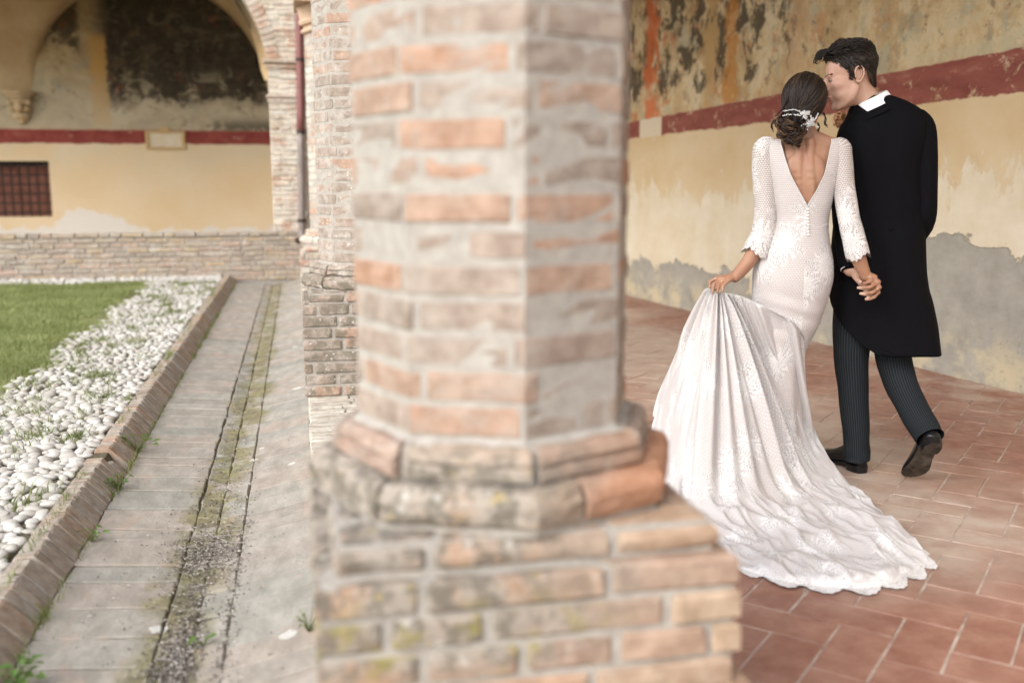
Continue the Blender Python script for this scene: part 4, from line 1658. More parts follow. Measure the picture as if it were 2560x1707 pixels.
# ================================================================== the couple
def m_skin(name, col, red):
    b = NB(name)
    p = b.obj()
    c = b.mix(b.step(b.noise(p, 9, 4, 0.6), 0.35, 0.7), col, red)
    c = b.mix(b.math('MULTIPLY', b.step(b.noise(p, 60, 3, 0.6), 0.55, 0.75), 0.12), c, (0.30, 0.14, 0.08))
    b.b.inputs['Subsurface Weight'].default_value = 0.12
    b.b.inputs['Subsurface Radius'].default_value = (0.01, 0.004, 0.002)
    b.b.inputs['Subsurface Scale'].default_value = 0.6
    return b.done(c, 0.48, b.bump(b.noise(p, 220, 3), 0.08, 0.001), 0.4)


M['skin_bride'] = m_skin('skin_bride', (0.36, 0.195, 0.12), (0.31, 0.15, 0.09))
M['skin_groom'] = m_skin('skin_groom', (0.50, 0.315, 0.235), (0.44, 0.25, 0.18))


def m_lace(name, gap, gap_alpha=1.0, hem=False, net=104.0):
    """white net embroidered with loose radiating flowers; UV in metres"""
    b = NB(name)
    uv = b.uv()
    wob = b.vadd(uv, b.vscale(b.noise(uv, 30, 2, 0.5, color=True), (0.006, 0.006, 0)))
    u1, v1, _ = b.sep(b.vscale(wob, (net, net * 1.1547, 1)))
    row = b.math('FLOOR', v1)
    u2 = b.math('ADD', u1, b.math('MULTIPLY', b.math('MODULO', b.math('ABSOLUTE', row), 2.0), 0.5))
    nd = b.n("ShaderNodeTexVoronoi", feature='DISTANCE_TO_EDGE', voronoi_dimensions='2D')
    b.put(nd.inputs['Vector'], b.comb(u2, v1, 0.0))
    nd.inputs['Scale'].default_value = 1.0
    nd.inputs['Randomness'].default_value = 0.12
    thread = b.step(nd.outputs['Distance'], 0.22, 0.10)
    sc = b.vscale(uv, (5.0, 4.4, 1))
    sc = b.vadd(sc, b.vscale(b.noise(uv, 11, 4, 0.65, color=True), (0.40, 0.40, 0)))
    vp = b.n("ShaderNodeTexVoronoi", feature='F1', voronoi_dimensions='2D')
    b.put(vp.inputs['Vector'], sc)
    vp.inputs['Scale'].default_value = 1.0
    vp.inputs['Randomness'].default_value = 0.9
    d = b.vadd(sc, vp.outputs['Position'], 'SUBTRACT')
    dx, dy, _ = b.sep(d)
    r = vp.outputs['Distance']
    rc = b.sep(vp.outputs['Color'])[0]
    ang = b.math('ADD', b.math('ARCTAN2', dy, dx), b.math('MULTIPLY', rc, 6.28))
    lobe = b.math('POWER', b.math('ABSOLUTE', b.math('COSINE', b.math('MULTIPLY', ang, 2.5))), 1.6)
    nz = b.math('MULTIPLY', b.math('SUBTRACT', b.noise(uv, 45, 4, 0.7), 0.5), 0.30)
    R = b.math('ADD', b.math('MULTIPLY', b.math('ADD', 0.22, b.math('MULTIPLY', lobe, 0.78)), 0.47), nz)
    inside = b.step(b.math('SUBTRACT', R, r), -0.03, 0.05)
    rim = b.math('MULTIPLY', inside, b.step(b.math('SUBTRACT', R, r), 0.09, 0.05))
    rays = b.math('MULTIPLY', b.step(b.math('SINE', b.math('MULTIPLY', ang, 17.0)), -0.3, 0.4), b.step(r, 0.42, 0.26))
    n2 = b.n("ShaderNodeTexVoronoi", feature='DISTANCE_TO_EDGE', voronoi_dimensions='2D')
    b.put(n2.inputs['Vector'], b.vscale(uv, (135, 155, 1)))
    n2.inputs['Scale'].default_value = 1.0
    dense = b.math('MULTIPLY', inside, b.step(n2.outputs['Distance'], 0.24, 0.13))
    w_ = b.math('MAXIMUM', b.math('MULTIPLY', thread, 0.72), b.math('MAXIMUM', b.math('MAXIMUM', b.math('MULTIPLY', rim, 0.8), rays), b.math('MULTIPLY', dense, 0.85)), clamp=True)
    holes = b.math('MULTIPLY', b.math('MULTIPLY', inside, b.step(r, 0.16, 0.24)), b.step(n2.outputs['Distance'], 0.16, 0.26))
    if hem:
        hd = b.attr('hem')
        u_ = b.sep(uv)[0]
        band = b.step(hd, 0.075, 0.055)
        sw = b.math('SINE', b.math('MULTIPLY', u_, 75.0))
        line = b.step(b.math('ABSOLUTE', b.math('SUBTRACT', hd, b.math('ADD', 0.032, b.math('MULTIPLY', sw, 0.010)))), 0.007, 0.004)
        w_ = b.math('MAXIMUM', w_, b.math('MULTIPLY', band, b.math('MAXIMUM', b.math('MAXIMUM', line, b.step(hd, 0.013, 0.008)), b.step(n2.outputs['Distance'], 0.33, 0.25))))
    c = b.mix(w_, gap, (0.68, 0.665, 0.655))
    c = b.mix(b.math('MULTIPLY', holes, 0.85), c, tuple(q * 0.62 for q in gap))
    b.done(c, 0.8, b.bump(w_, 0.6, 0.004), 0.2)
    if gap_alpha < 1 or hem:
        al = b.math('ADD', w_, gap_alpha, clamp=True)
        if hem:
            al = b.math('MAXIMUM', al, b.math('SUBTRACT', 1.0, b.step(hd, 0.050, 0.042)))
        b.put(b.b.inputs['Alpha'], al)
    return b.m


M['lace'] = m_lace('lace', (0.47, 0.405, 0.385))
M['lace_train'] = m_lace('lace_train', (0.49, 0.44, 0.425), 0.18, hem=True)
M['lace_sleeve'] = m_lace('lace_sleeve', (0.52, 0.44, 0.40), 0.55)


def m_hair(name, dark, light):
    b = NB(name)
    c = b.ramp(b.rnd(), [(0, dark), (0.7, dark), (1, light)])
    return b.done(c, 0.5, None, 0.3)


M['hair_bride'] = m_hair('hair_bride', (0.013, 0.008, 0.006), (0.055, 0.030, 0.016))
M['hair_curl'] = m_hair('hair_curl', (0.020, 0.011, 0.007), (0.13, 0.07, 0.034))
M['hair_groom'] = m_hair('hair_groom', (0.009, 0.0065, 0.005), (0.030, 0.019, 0.013))


def m_cloth(name, col, rough=0.9, fine=600, sheen=0.0):
    b = NB(name)
    p = b.obj()
    b.b.inputs['Sheen Weight'].default_value = sheen
    return b.done(col, rough, b.bump(b.noise(p, fine, 3), 0.2, 0.001), 0.1)


def m_coat():
    b = NB('coat_wool')
    p = b.obj()
    h = b.math('ADD', b.math('MULTIPLY', b.noise(b.vscale(p, (1, 1, 0.55)), 13, 3, 0.5), 6.0), b.noise(p, 600, 2))
    return b.done((0.0034, 0.0034, 0.0046), 0.8, b.bump(h, 0.3, 0.006), 0.09)


M['coat'] = m_coat()
M['shirt'] = m_cloth('white_cotton', (0.80, 0.80, 0.82), 0.8)


def m_stripe():
    b = NB('striped_trousers')
    u_, v_, _ = b.sep(b.uv())
    s = b.math('FRACT', b.math('MULTIPLY', u_, 88.0))
    a1 = b.math('MULTIPLY', b.step(s, 0.05, 0.16), b.step(s, 0.46, 0.34))
    a2 = b.math('MULTIPLY', b.step(s, 0.60, 0.66), b.step(s, 0.80, 0.74))
    k = b.math('ADD', a1, b.math('MULTIPLY', a2, 0.55), clamp=True)
    k = b.math('MULTIPLY', k, b.math('ADD', 0.5, b.noise(b.uv(), 300, 3)))
    c = b.mix(k, (0.0055, 0.0066, 0.0082), (0.030, 0.036, 0.041))
    return b.done(c, 0.85, b.bump(b.noise(b.uv(), 700, 2), 0.2, 0.001), 0.15)


M['trousers'] = m_stripe()
M['patent'] = m_plain('polished_leather', (0.006, 0.006, 0.007), (0.010, 0.010, 0.011), 9, 0.22, 0.0, 0.4)
M['sole'] = m_plain('worn_sole', (0.018, 0.015, 0.012), (0.10, 0.08, 0.062), 26, 0.85, 0.5, 0.2)
M['silver'] = m_plain('silver_wire', (0.80, 0.80, 0.80), (0.85, 0.85, 0.86), 9, 0.28, 0.0, 0.5)
M['organza'] = m_plain('organza_petal', (0.34, 0.34, 0.33), (0.48, 0.48, 0.47), 60, 0.5, 0.1, 0.4)
M['pearl'] = m_plain('pearl', (0.85, 0.82, 0.78), (0.88, 0.86, 0.82), 5, 0.3, 0.0, 0.5)
M['lace_cord'] = m_plain('lace_cord', (0.60, 0.58, 0.57), (0.68, 0.67, 0.66), 200, 0.8, 0.3, 0.2)
M['gold'] = m_plain('gold', (0.80, 0.55, 0.25), (0.85, 0.6, 0.3), 5, 0.25, 0.0, 0.5, 1.0)
M['lips'] = m_plain('lips', (0.36, 0.13, 0.11), (0.40, 0.16, 0.13), 60, 0.5, 0.1, 0.4)
M['eye'] = m_plain('eye_white', (0.24, 0.20, 0.18), None, 5, 0.25, 0.0, 0.5)
M['iris'] = m_plain('iris', (0.03, 0.018, 0.012), None, 5, 0.2, 0.0, 0.5)
M['petal'] = m_plain('dried_petal', (0.42, 0.17, 0.075), (0.58, 0.32, 0.18), 90, 0.8, 0.2, 0.2)

COUPLE = Matrix.Translation((math.sin(math.radians(28)) * 4.25, math.cos(math.radians(28)) * 4.25, 0)) @ Matrix.Rotation(math.radians(-28), 4, 'Z')


def head_pieces(k=1.0, female=False):
    """closed pieces of a head that faces -Y, centre between the ears"""
    E = []
    E.append(ellipsoid((0, .014, .032), (.075, .097, .088), 24, 16))
    E.append(ellipsoid((0, -.030, -.030), (.064, .062, .082), 24, 16))
    E.append(ellipsoid((0, -.040, -.084), (.050 if not female else .044, .046, .036), 20, 12))
    E.append(ellipsoid((0, -.078, -.102), (.021, .017, .018), 14, 10))
    for s in (-1, 1):
        E.append(tube([(s * .056, .004, -.048), (s * .047, -.022, -.084), (s * .018, -.074, -.106)], [.017, .017, .014], 12, 4))
        E.append(ellipsoid((s * .037, -.050, -.024), (.030, .036, .030), 18, 12))
        E.append(ellipsoid((s * .032, -.038, -.060), (.030, .044, .042), 18, 12))
        E.append(ellipsoid((s * .031, -.0765, .0085), (.0135, .0115, .0072), 12, 8))
        E.append(ellipsoid((s * .031, -.080, .020), (.021, .014, .008), 12, 8))
        E.append(ellipsoid((s * .011, -.104, -.031), (.0085, .010, .0075), 10, 8))
    E.append(tube([(0, -.086, .018), (0, -.100, -.004), (0, -.114, -.024), (0, -.108, -.034)], [(.0075, .009), (.0085, .011), (.011, .011), (.009, .008)], 14, 4))
    E.append(ellipsoid((0, -.092, -.060), (.022, .010, .0055), 14, 8))
    E.append(ellipsoid((0, -.090, -.070), (.019, .010, .0065), 14, 8))
    return [tf(e, Matrix.Scale(k, 4)) for e in E]


def ear_pieces(s):
    """ear at the side s: plate, curled rim, lobe, tragus"""
    me = Matrix.Translation((s * .0725, .016, -.010)) @ Matrix.Rotation(s * .42, 4, 'Z') @ Matrix.Rotation(-.20, 4, 'X')
    E = [tf(ellipsoid((-s * .001, .002, 0), (.004, .016, .026), 16, 12), me)]
    rim = [(s * .002, -.013, -.003), (s * .005, -.016, .012), (s * .008, -.009, .027), (s * .010, .006, .031), (s * .011, .017, .021), (s * .010, .018, .002), (s * .008, .010, -.016), (s * .004, .000, -.028), (s * .001, -.010, -.024)]
    E.append(tf(tube(rim, [.0030, .0034, .0036, .0038, .0038, .0036, .0040, .0058, .0040], 10, 4), me))
    E.append(tf(tube([(s * .005, .009, .018), (s * .006, .010, .002), (s * .004, .003, -.014)], [.0026, .0030, .0026], 8, 4), me))
    E.append(tf(ellipsoid((s * .003, -.013, -.006), (.004, .004, .007), 10, 8), me))
    return E


def hand_pieces(wrist, d, nrm, curls, sc=1.0, side=1, thumb=(0.6, 0.7), spread=0.05, curl0=None):
    """palm, four separate fingers and a thumb; d points to the knuckles, nrm out of the palm, side * (d x nrm) to the thumb"""
    d = Vector(d).normalized()
    nrm = (Vector(nrm) - d * Vector(nrm).dot(d)).normalized()
    s = d.cross(nrm).normalized() * side
    w_ = Vector(wrist)
    P = []
    # palm: a few overlapping metacarpal rays give knuckles and a flat back
    for i, o in enumerate((0.026, 0.009, -0.009, -0.025)):
        a = w_ + s * o * 0.45 * sc - nrm * 0.001
        c = w_ + d * (0.050 * sc) + s * o * 0.9 * sc
        e = w_ + d * ((0.086, 0.089, 0.085, 0.077)[i] * sc) + s * o * sc - nrm * 0.002 * sc
        P.append(tube([tuple(a), tuple(c), tuple(e)], [0.0125 * sc, 0.0122 * sc, 0.0102 * sc], 12, 4))
    P.append(tube([tuple(w_ + s * .014 * sc), tuple(w_ + d * .035 * sc + s * .020 * sc + nrm * .006 * sc)], [.014 * sc, .013 * sc], 12, 2))
    tips = []
    for i, o in enumerate((0.026, 0.009, -0.009, -0.025)):
        base = w_ + d * ((0.086, 0.089, 0.085, 0.077)[i] * sc) + s * o * sc - nrm * 0.002 * sc
        L = [(.040, .024, .019), (.044, .027, .020), (.041, .025, .019), (.032, .019, .017)][i]
        cu = curls[i]
        dirv = (d + s * (o / 0.026) * spread).normalized()
        pts = [base]
        ang = 0.0
        for q in range(3):
            ang += cu[q]
            v = dirv * math.cos(ang) + nrm * math.sin(ang)
            mid = pts[-1] + v * (L[q] * sc * 0.5)
            pts.append(mid)
            pts.append(pts[-1] + v * (L[q] * sc * 0.5))
        r0 = (.0086, .0088, .0084, .0074)[i] * sc
        P.append(tube([tuple(p) for p in pts], [r0, r0 * .93, r0 * .98, r0 * .86, r0 * .9, r0 * .8, r0 * .66], 10, 3))
        tips.append(pts)
    b0 = w_ + d * (.022 * sc) + s * (.022 * sc) + nrm * (.006 * sc)
    v1 = (d * thumb[0] + s * thumb[1] + nrm * .35).normalized()
    v2 = (d * 0.9 + s * thumb[1] * .35 + nrm * .45).normalized()
    t = [b0 - v1 * .012 * sc, b0 + v1 * .022 * sc, b0 + v1 * .042 * sc, b0 + v1 * .042 * sc + v2 * .018 * sc, b0 + v1 * .042 * sc + v2 * .036 * sc]
    P.append(tube([tuple(p) for p in t], [.0125 * sc, .0115 * sc, .0098 * sc, .0094 * sc, .0068 * sc], 10, 3))
    return P, tips


def uv_loft(path, rad, ref, seg, k, uoff=0.0, ripple=None):
    """tube as a quad sheet with UV in metres; returns positions and uv"""
    P, R = _interp(path, rad, k)
    n = len(P)
    T = np.gradient(P, axis=0)
    T /= np.linalg.norm(T, axis=1)[:, None] + 1e-9
    ref = np.array(ref, float)
    V = np.zeros((n, seg + 1, 3))
    UV = np.zeros((n, seg + 1, 2))
    ang = np.linspace(0, 2 * PI, seg + 1)
    s = 0.0
    for i in range(n):
        a = np.cross(T[i], ref)
        a /= np.linalg.norm(a)
        b = np.cross(a, T[i])
        r = R[i]
        kf = 1.0 if ripple is None else 1.0 + np.array([ripple(i / (n - 1), q) for q in ang])
        V[i] = P[i] + np.outer(np.cos(ang) * r[0] * kf, a) + np.outer(np.sin(ang) * r[1] * kf, b)
        if i:
            s += np.linalg.norm(P[i] - P[i - 1])
        UV[i, :, 0] = ang * 0.5 * (R[:, 0].mean() + R[:, 1].mean()) + uoff
        UV[i, :, 1] = s
    return V, UV


def join_grids(name, items, mat, attrs=None):
    """several quad sheets in one mesh"""
    verts, faces, uvs = [], [], []
    for V, UV in items:
        k = len(verts)
        nr, nc, _ = V.shape
        verts += V.reshape(-1, 3).tolist()
        uvs.append(UV.reshape(-1, 2))
        for i in range(nr - 1):
            for j in range(nc - 1):
                faces.append((k + i * nc + j, k + i * nc + j + 1, k + (i + 1) * nc + j + 1, k + (i + 1) * nc + j))
    me = bpy.data.meshes.new(name)
    me.from_pydata(verts, [], faces)
    ul = me.uv_layers.new(name='UVMap')
    li = np.zeros(len(me.loops), dtype=np.int64)
    me.loops.foreach_get('vertex_index', li)
    ul.data.foreach_set('uv', np.concatenate(uvs)[li].astype(np.float32).ravel())
    me.materials.append(mat)
    me.polygons.foreach_set('use_smooth', [True] * len(me.polygons))
    me.update()
    return me


# ------------------------------------------------------------------ bride: body
acc = Acc()


def A(vf):
    acc.add(vf[0], vf[1])


A(tube([(-.016, -.02, .78), (-.016, -.02, .90), (-.002, -.02, 1.0), (.013, -.018, 1.09), (.013, -.016, 1.18), (.013, -.016, 1.27), (.012, -.012, 1.335), (.010, -.006, 1.375), (.006, 0, 1.405)],
       [(.13, .095), (.135, .10), (.11, .085), (.090, .074), (.105, .080), (.120, .078), (.135, .066), (.115, .05), (.06, .042)], 32, 4, (0, 1, 0)))
A(tube([(.010, -.004, 1.36), (.004, -.002, 1.43), (-.002, .004, 1.51)], [.052, .046, .046], 20, 4, (0, 1, 0)))
for s in (-1, 1):
    A(tube([(.003, -.018, 1.455), (s * .05 + .006, -.022, 1.408), (s * .115 + .008, -.015, 1.375)], [.024, .026, .030], 14, 4))
    A(ellipsoid((s * .142 + .006, -.01, 1.355), (.043, .045, .045), 16, 12))
    A(ellipsoid((s * .050 + .013, -.072, 1.275), (.036, .019, .070), 16, 12, Matrix.Rotation(s * -.25, 3, 'Y')))
    A(tube([(s * .021 + .008, -.052, 1.39), (s * .023 + .014, -.076, 1.28), (s * .024 + .020, -.076, 1.18), (s * .024 + .02, -.07, 1.08)], [.020, .023, .022, .02], 12, 4))
# arms
A(tube([(-.138, -.01, 1.365), (-.138, -.02, 1.24), (-.132, -.035, 1.12), (-.150, -.06, 1.00), (-.186, -.095, .920), (-.240, -.13, .852)],
       [.042, .040, .036, .034, .030, .0225], 18, 5, (0, 1, 0)))
A(tube([(.148, -.01, 1.36), (.165, -.035, 1.22), (.185, -.07, 1.10), (.212, -.088, 1.00), (.240, -.09, .92), (.264, -.085, .868)],
       [.040, .037, .034, .032, .028, .0225], 18, 5, (0, 1, 0)))


def joint_hand(wrist, knuckles, mids, tips, thumb, rp, rf):
    """hand given by its joints: metacarpal rays, four fingers, thumb"""
    P, T = [], []
    for k, m_, t in zip(knuckles, mids, tips):
        w1 = tuple(0.8 * a_ + 0.2 * b_ for a_, b_ in zip(wrist, k))
        P.append(tube([w1, tuple(.45 * a_ + .55 * b_ for a_, b_ in zip(w1, k)), k], [rp * 1.25, rp * 1.15, rp], 12, 4))
        h1 = tuple((a_ + b_) / 2 for a_, b_ in zip(k, m_))
        h2 = tuple((a_ + b_) / 2 for a_, b_ in zip(m_, t))
        P.append(tube([k, h1, m_, h2, t], [rf * 1.05, rf * .95, rf, rf * .88, rf * .72], 10, 4))
        T.append((Vector(k), Vector(m_)))
    P.append(tube(thumb, [rf * 1.5, rf * 1.25, rf * 1.05, rf * .8][:len(thumb)], 10, 4))
    return P, T


hp, tipsL = joint_hand((-.240, -.132, .858),
                       [(-.314, -.148, .846), (-.298, -.160, .848), (-.280, -.164, .846), (-.263, -.160, .842)],
                       [(-.336, -.160, .834), (-.319, -.182, .824), (-.299, -.188, .822), (-.280, -.182, .822)],
                       [(-.335, -.176, .812), (-.322, -.196, .795), (-.302, -.200, .795), (-.283, -.196, .799)],
                       [(-.250, -.118, .848), (-.285, -.120, .826), (-.312, -.150, .802)], .0108, .0076)
for q in hp:
    A(q)
hp, tipsR = joint_hand((.266, -.087, .872),
                       [(.300, -.096, .864), (.311, -.110, .846), (.315, -.112, .825), (.312, -.104, .804)],
                       [(.278, -.126, .850), (.280, -.136, .829), (.290, -.134, .808), (.297, -.124, .789)],
                       [(.254, -.116, .839), (.252, -.124, .823), (.268, -.124, .803), (.281, -.116, .778)],
                       [(.262, -.070, .868), (.250, -.050, .850), (.252, -.050, .830)], .0110, .0078)
for q in hp:
    A(q)
HB = Matrix.Translation((-.004, -.012, 1.538)) @ Matrix.Rotation(math.radians(9), 4, 'Y') @ Matrix.Rotation(math.radians(180 - 8), 4, 'Z') @ Matrix.Rotation(math.radians(10), 4, 'X')
for e in head_pieces(0.94, True):
    A(tf(e, HB))
bride = voxel(acc, 'person', M['skin_bride'], 0.0036, 5)
bride.matrix_world = COUPLE
tag(bride, 'bride seen from behind in a white lace gown with an open back, lifting her train', 'person')

# ------------------------------------------------------------------ bride: dress (bodice and skirt)
TAB = np.array([  # z, left x, right x, half depth, yc, V left, V right
    (1.404, -.120, .138, .030, -.012, -.080, .106),
    (1.398, -.150, .158, .050, -.012, -.086, .112),
    (1.375, -.152, .165, .066, -.014, -.080, .108),
    (1.33, -.140, .160, .080, -.016, -.066, .101),
    (1.265, -.124, .148, .090, -.018, -.042, .090),
    (1.20, -.112, .134, .090, -.018, -.006, .062),
    (1.150, -.104, .126, .088, -.018, .024, .034),
    (1.135, -.101, .123, .087, -.018, .0295, .0305),
    (1.09, -.094, .116, .082, -.018, .03, .03),
    (1.06, -.098, .115, .085, -.019, .03, .03),
    (1.0, -.132, .124, .098, -.020, .03, .03),
    (.92, -.170, .142, .112, -.022, .03, .03),
    (.85, -.177, .147, .118, -.024, .03, .03),
    (.78, -.175, .134, .114, -.022, .03, .03),
    (.65, -.170, .098, .112, -.016, .03, .03),
    (.56, -.168, .058, .108, -.01, .03, .03),
    (.45, -.175, .034, .108, -.005, .03, .03),
    (.29, -.200, .045, .115, .0, .03, .03),
    (.14, -.235, .066, .13, .01, .03, .03),
    (.04, -.265, .108, .14, .02, .03, .03),
    (.006, -.285, .130, .15, .02, .03, .03)])
zz = np.concatenate([np.linspace(1.404, 1.13, 34), np.linspace(1.12, .006, 90)])
tab = TAB[::-1]
ncol = 121
V = np.zeros((len(zz), ncol, 3))
UV = np.zeros((len(zz), ncol, 2))
for i, z in enumerate(zz):
    xl, xr, dd, yc, vl, vr = [np.interp(z, tab[:, 0], tab[:, k]) for k in range(1, 7)]
    xc, hw = (xl + xr) / 2, (xr - xl) / 2
    ie = 1 / (0.80 if z > 1.15 else (0.80 + 0.20 * min(1, (1.15 - z) / .12)))
    fl_, fr_ = max(-1, min(1, (vl - xc) / hw)), max(-1, min(1, (vr - xc) / hw))
    tL = math.asin(math.copysign(abs(fl_) ** ie, fl_))
    tR = math.asin(math.copysign(abs(fr_) ** ie, fr_))
    th = np.linspace(tR, 2 * PI + tL, ncol)
    rip = np.zeros(ncol)
    if z < .62:
        k = (0.62 - z) / 0.62
        rip = k * 0.05 * np.sin(th * 9 + z * 3) + k * .03 * np.sin(th * 5 - z * 5)
    # gathers where the train is pulled up over the back of the knees
    g = 0.010 * math.exp(-((z - .70) / .09) ** 2)
    pull = g * np.sin((z * 95 + np.sin(th) * 3.5)) * np.clip(np.cos(th), 0, 1)
    rr = 1 + rip
    ex = 0.80 if z > 1.15 else (0.80 + 0.20 * min(1, (1.15 - z) / .12))
    se = np.sign(np.sin(th)) * np.abs(np.sin(th)) ** ex
    ce = np.sign(np.cos(th)) * np.abs(np.cos(th)) ** ex
    V[i, :, 0] = xc + hw * se * rr
    V[i, :, 1] = yc - dd * ce * rr - pull
    V[i, :, 2] = z
    UV[i, :, 0] = th * (0.13 if z > .6 else 0.13)
    UV[i, :, 1] = z
for _ in range(2):                                # soften the table's corners
    V[2:-2] = 0.25 * V[1:-3] + 0.5 * V[2:-2] + 0.25 * V[3:-1]
dress = link('dress', grid_mesh('dress', V, M['lace'], UV), None, bride)
dress['label'] = 'fitted white lace gown with a deep V at the back'
# waist seam: a raised cord of lace
a = Acc()
ws = []
for th in np.linspace(-PI, PI, 60):
    z = 1.062 + .006 * math.sin(th * 7)
    xl, xr, dd, yc = [np.interp(z, tab[:, 0], tab[:, k]) for k in range(1, 5)]
    ws.append(((xl + xr) / 2 + ((xr - xl) / 2 + .002) * math.sin(th), yc - (dd + .002) * math.cos(th), z))
a.add(*tube(ws, [.0018] * len(ws), 6, 1, cap=False))
# lace cord that edges the V
for side in (5, 6):
    e = []
    for z in np.linspace(1.400, 1.136, 24):
        xl, xr, dd, yc = [np.interp(z, tab[:, 0], tab[:, k]) for k in range(1, 5)]
        x = np.interp(z, tab[:, 0], tab[:, side])
        xc, hw = (xl + xr) / 2, (xr - xl) / 2
        fx_ = max(-1, min(1, (x - xc) / hw))
        t = math.asin(abs(fx_) ** 1.25)
        e.append((x, yc - dd * math.cos(t) ** .8 - .001, z))
    a.add(*tube(e, [.0020] * len(e), 6, 1))
a.obj('lace_edging', M['lace_cord'], dress, True)
for i in range(9):
    z = 1.128 - i * .0125
    dd, yc = [np.interp(z, tab[:, 0], tab[:, k]) for k in (3, 4)]
    Acc().add(*ellipsoid((.031 + .001 * i, yc - dd - .003, z), (.0048, .0048, .0048), 10, 7)).obj('button', M['pearl'], dress, True)


def sleeve(path, rad, name='sleeve', ph=0.0):
    n = len(path)
    V, UV = uv_loft(path, rad, (0, 1, 0), 56, 6, 3.0 + ph, lambda t, q: .035 * math.sin(q * 3 + t * 9 + ph) * t + .03 * math.sin(q * 11 + ph) * max(0, 1 - t * 6) + .012 * math.sin(t * 34 + q * 2))
    # scalloped, pointed cuff
    d = V[-1] - V[-2]
    d = d / (np.linalg.norm(d, axis=1)[:, None] + 1e-9)
    ang = np.linspace(0, 2 * PI, V.shape[1])
    ext = 0.010 + 0.020 * np.abs(np.sin(ang * 1.5 + ph)) ** 1.5 + 0.009 * np.abs(np.sin(ang * 7.5))
    rows = [V]
    urows = [UV]
    for q in (0.35, 0.7, 1.0):
        rows.append((V[-1] + d * (ext * q)[:, None])[None])
        uu = UV[-1].copy()
        uu[:, 1] += ext * q
        urows.append(uu[None])
    return np.concatenate(rows), np.concatenate(urows)


sl_l = sleeve([(-.108, -.012, 1.392), (-.140, -.012, 1.375), (-.146, -.014, 1.335), (-.140, -.02, 1.24), (-.131, -.035, 1.12), (-.138, -.055, 1.03), (-.160, -.075, .965)],
              [(.022, .035), (.046, .048), (.050, .052), (.049, .050), (.046, .047), (.050, .047), (.053, .050)])
sl_r = sleeve([(.118, -.012, 1.388), (.142, -.012, 1.372), (.150, -.016, 1.335), (.166, -.035, 1.22), (.187, -.07, 1.10), (.206, -.085, 1.03), (.226, -.09, .965)],
              [(.020, .035), (.040, .045), (.044, .048), (.042, .045), (.042, .043), (.044, .043), (.046, .044)], ph=1.3)
for s in (sl_l, sl_r):
    link('sleeve', join_grids('sleeve', [s], M['lace_sleeve']), None, dress)

# ------------------------------------------------------------------ bride: train
ST = [  # top edge, where the cloth meets the floor, hem
    ((-.334, -.150, .807), (-.46, .000, .560), (-.563, .100, .321)),
    ((-.331, -.160, .805), (-.46, -.060, .480), (-.571, -.020, .161)),
    ((-.326, -.166, .803), (-.44, -.180, .410), (-.530, -.200, .070)),
    ((-.320, -.170, .801), (-.41, -.310, .290), (-.470, -.420, .012)),
    ((-.313, -.174, .799), (-.385, -.500, .040), (-.370, -.740, .004)),
    ((-.306, -.177, .797), (-.310, -.600, .005), (-.224, -1.002, .004)),
    ((-.298, -.179, .796), (-.225, -.570, .005), (-.063, -1.148, .004)),
    ((-.290, -.180, .795), (-.118, -.500, .005), (.095, -1.190, .004)),
    ((-.281, -.180, .794), (-.030, -.390, .005), (.270, -1.150, .004)),
    ((-.270, -.178, .793), (.035, -.270, .005), (.395, -1.010, .004)),
    ((-.256, -.176, .792), (.080, -.150, .005), (.461, -.834, .004)),
    ((-.235, -.172, .788), (.100, -.060, .005), (.400, -.640, .004)),
    ((-.190, -.166, .774), (.108, .000, .010), (.345, -.450, .004)),
    ((-.110, -.160, .736), (.106, .040, .060), (.290, -.280, .004)),
    ((-.010, -.148, .678), (.098, .060, .110), (.240, -.130, .004)),
    ((.042, -.100, .600), (.080, .060, .200), (.190, -.030, .004))]
ST = np.array(ST)
NU, NV = 440, 150


def bspl(P, m):
    """uniform cubic B-spline with doubled ends"""
    P = np.concatenate([P[:1], P[:1], P, P[-1:], P[-1:]])
    ns = len(P) - 3
    out = []
    for t in np.linspace(0, ns - 1e-6, m):
        i = int(t)
        f = t - i
        w_ = np.array([(1 - f) ** 3, 3 * f ** 3 - 6 * f * f + 4, -3 * f ** 3 + 3 * f * f + 3 * f + 1, f ** 3]) / 6
        out.append((P[i:i + 4] * w_.reshape(-1, *([1] * (P.ndim - 1)))).sum(0))
    return np.array(out)


U3 = np.stack([_interp(ST[:, k, :], np.ones(len(ST)), 24)[0] for k in range(3)], 1)
idx = np.linspace(0, len(U3) - 1, NU)
U3 = np.stack([np.stack([np.interp(idx, np.arange(len(U3)), U3[:, k, c]) for c in range(3)], 1) for k in range(3)], 1)
us = np.linspace(0, 1, NU)
us_t = np.linspace(0, 1, NV)
S3 = np.zeros((NV, NU, 3))
for j in range(NU):
    T_, G_, B_ = U3[j]
    S3[:, j] = bspl(np.array([T_, T_ * .66 + G_ * .34, T_ * .30 + G_ * .70, G_, G_ * .6 + B_ * .4, B_]), NV)
vfr = us_t[:, None]
uu = us[None, :]
# normals of the smooth sheet
du = np.gradient(S3, axis=1)
dv = np.gradient(S3, axis=0)
Nn = np.cross(dv, du)
Nn /= np.linalg.norm(Nn, axis=2)[:, :, None] + 1e-9
flip = np.sign((Nn * np.array([0, -1, 0.6])).sum(2))
Nn *= flip[:, :, None]
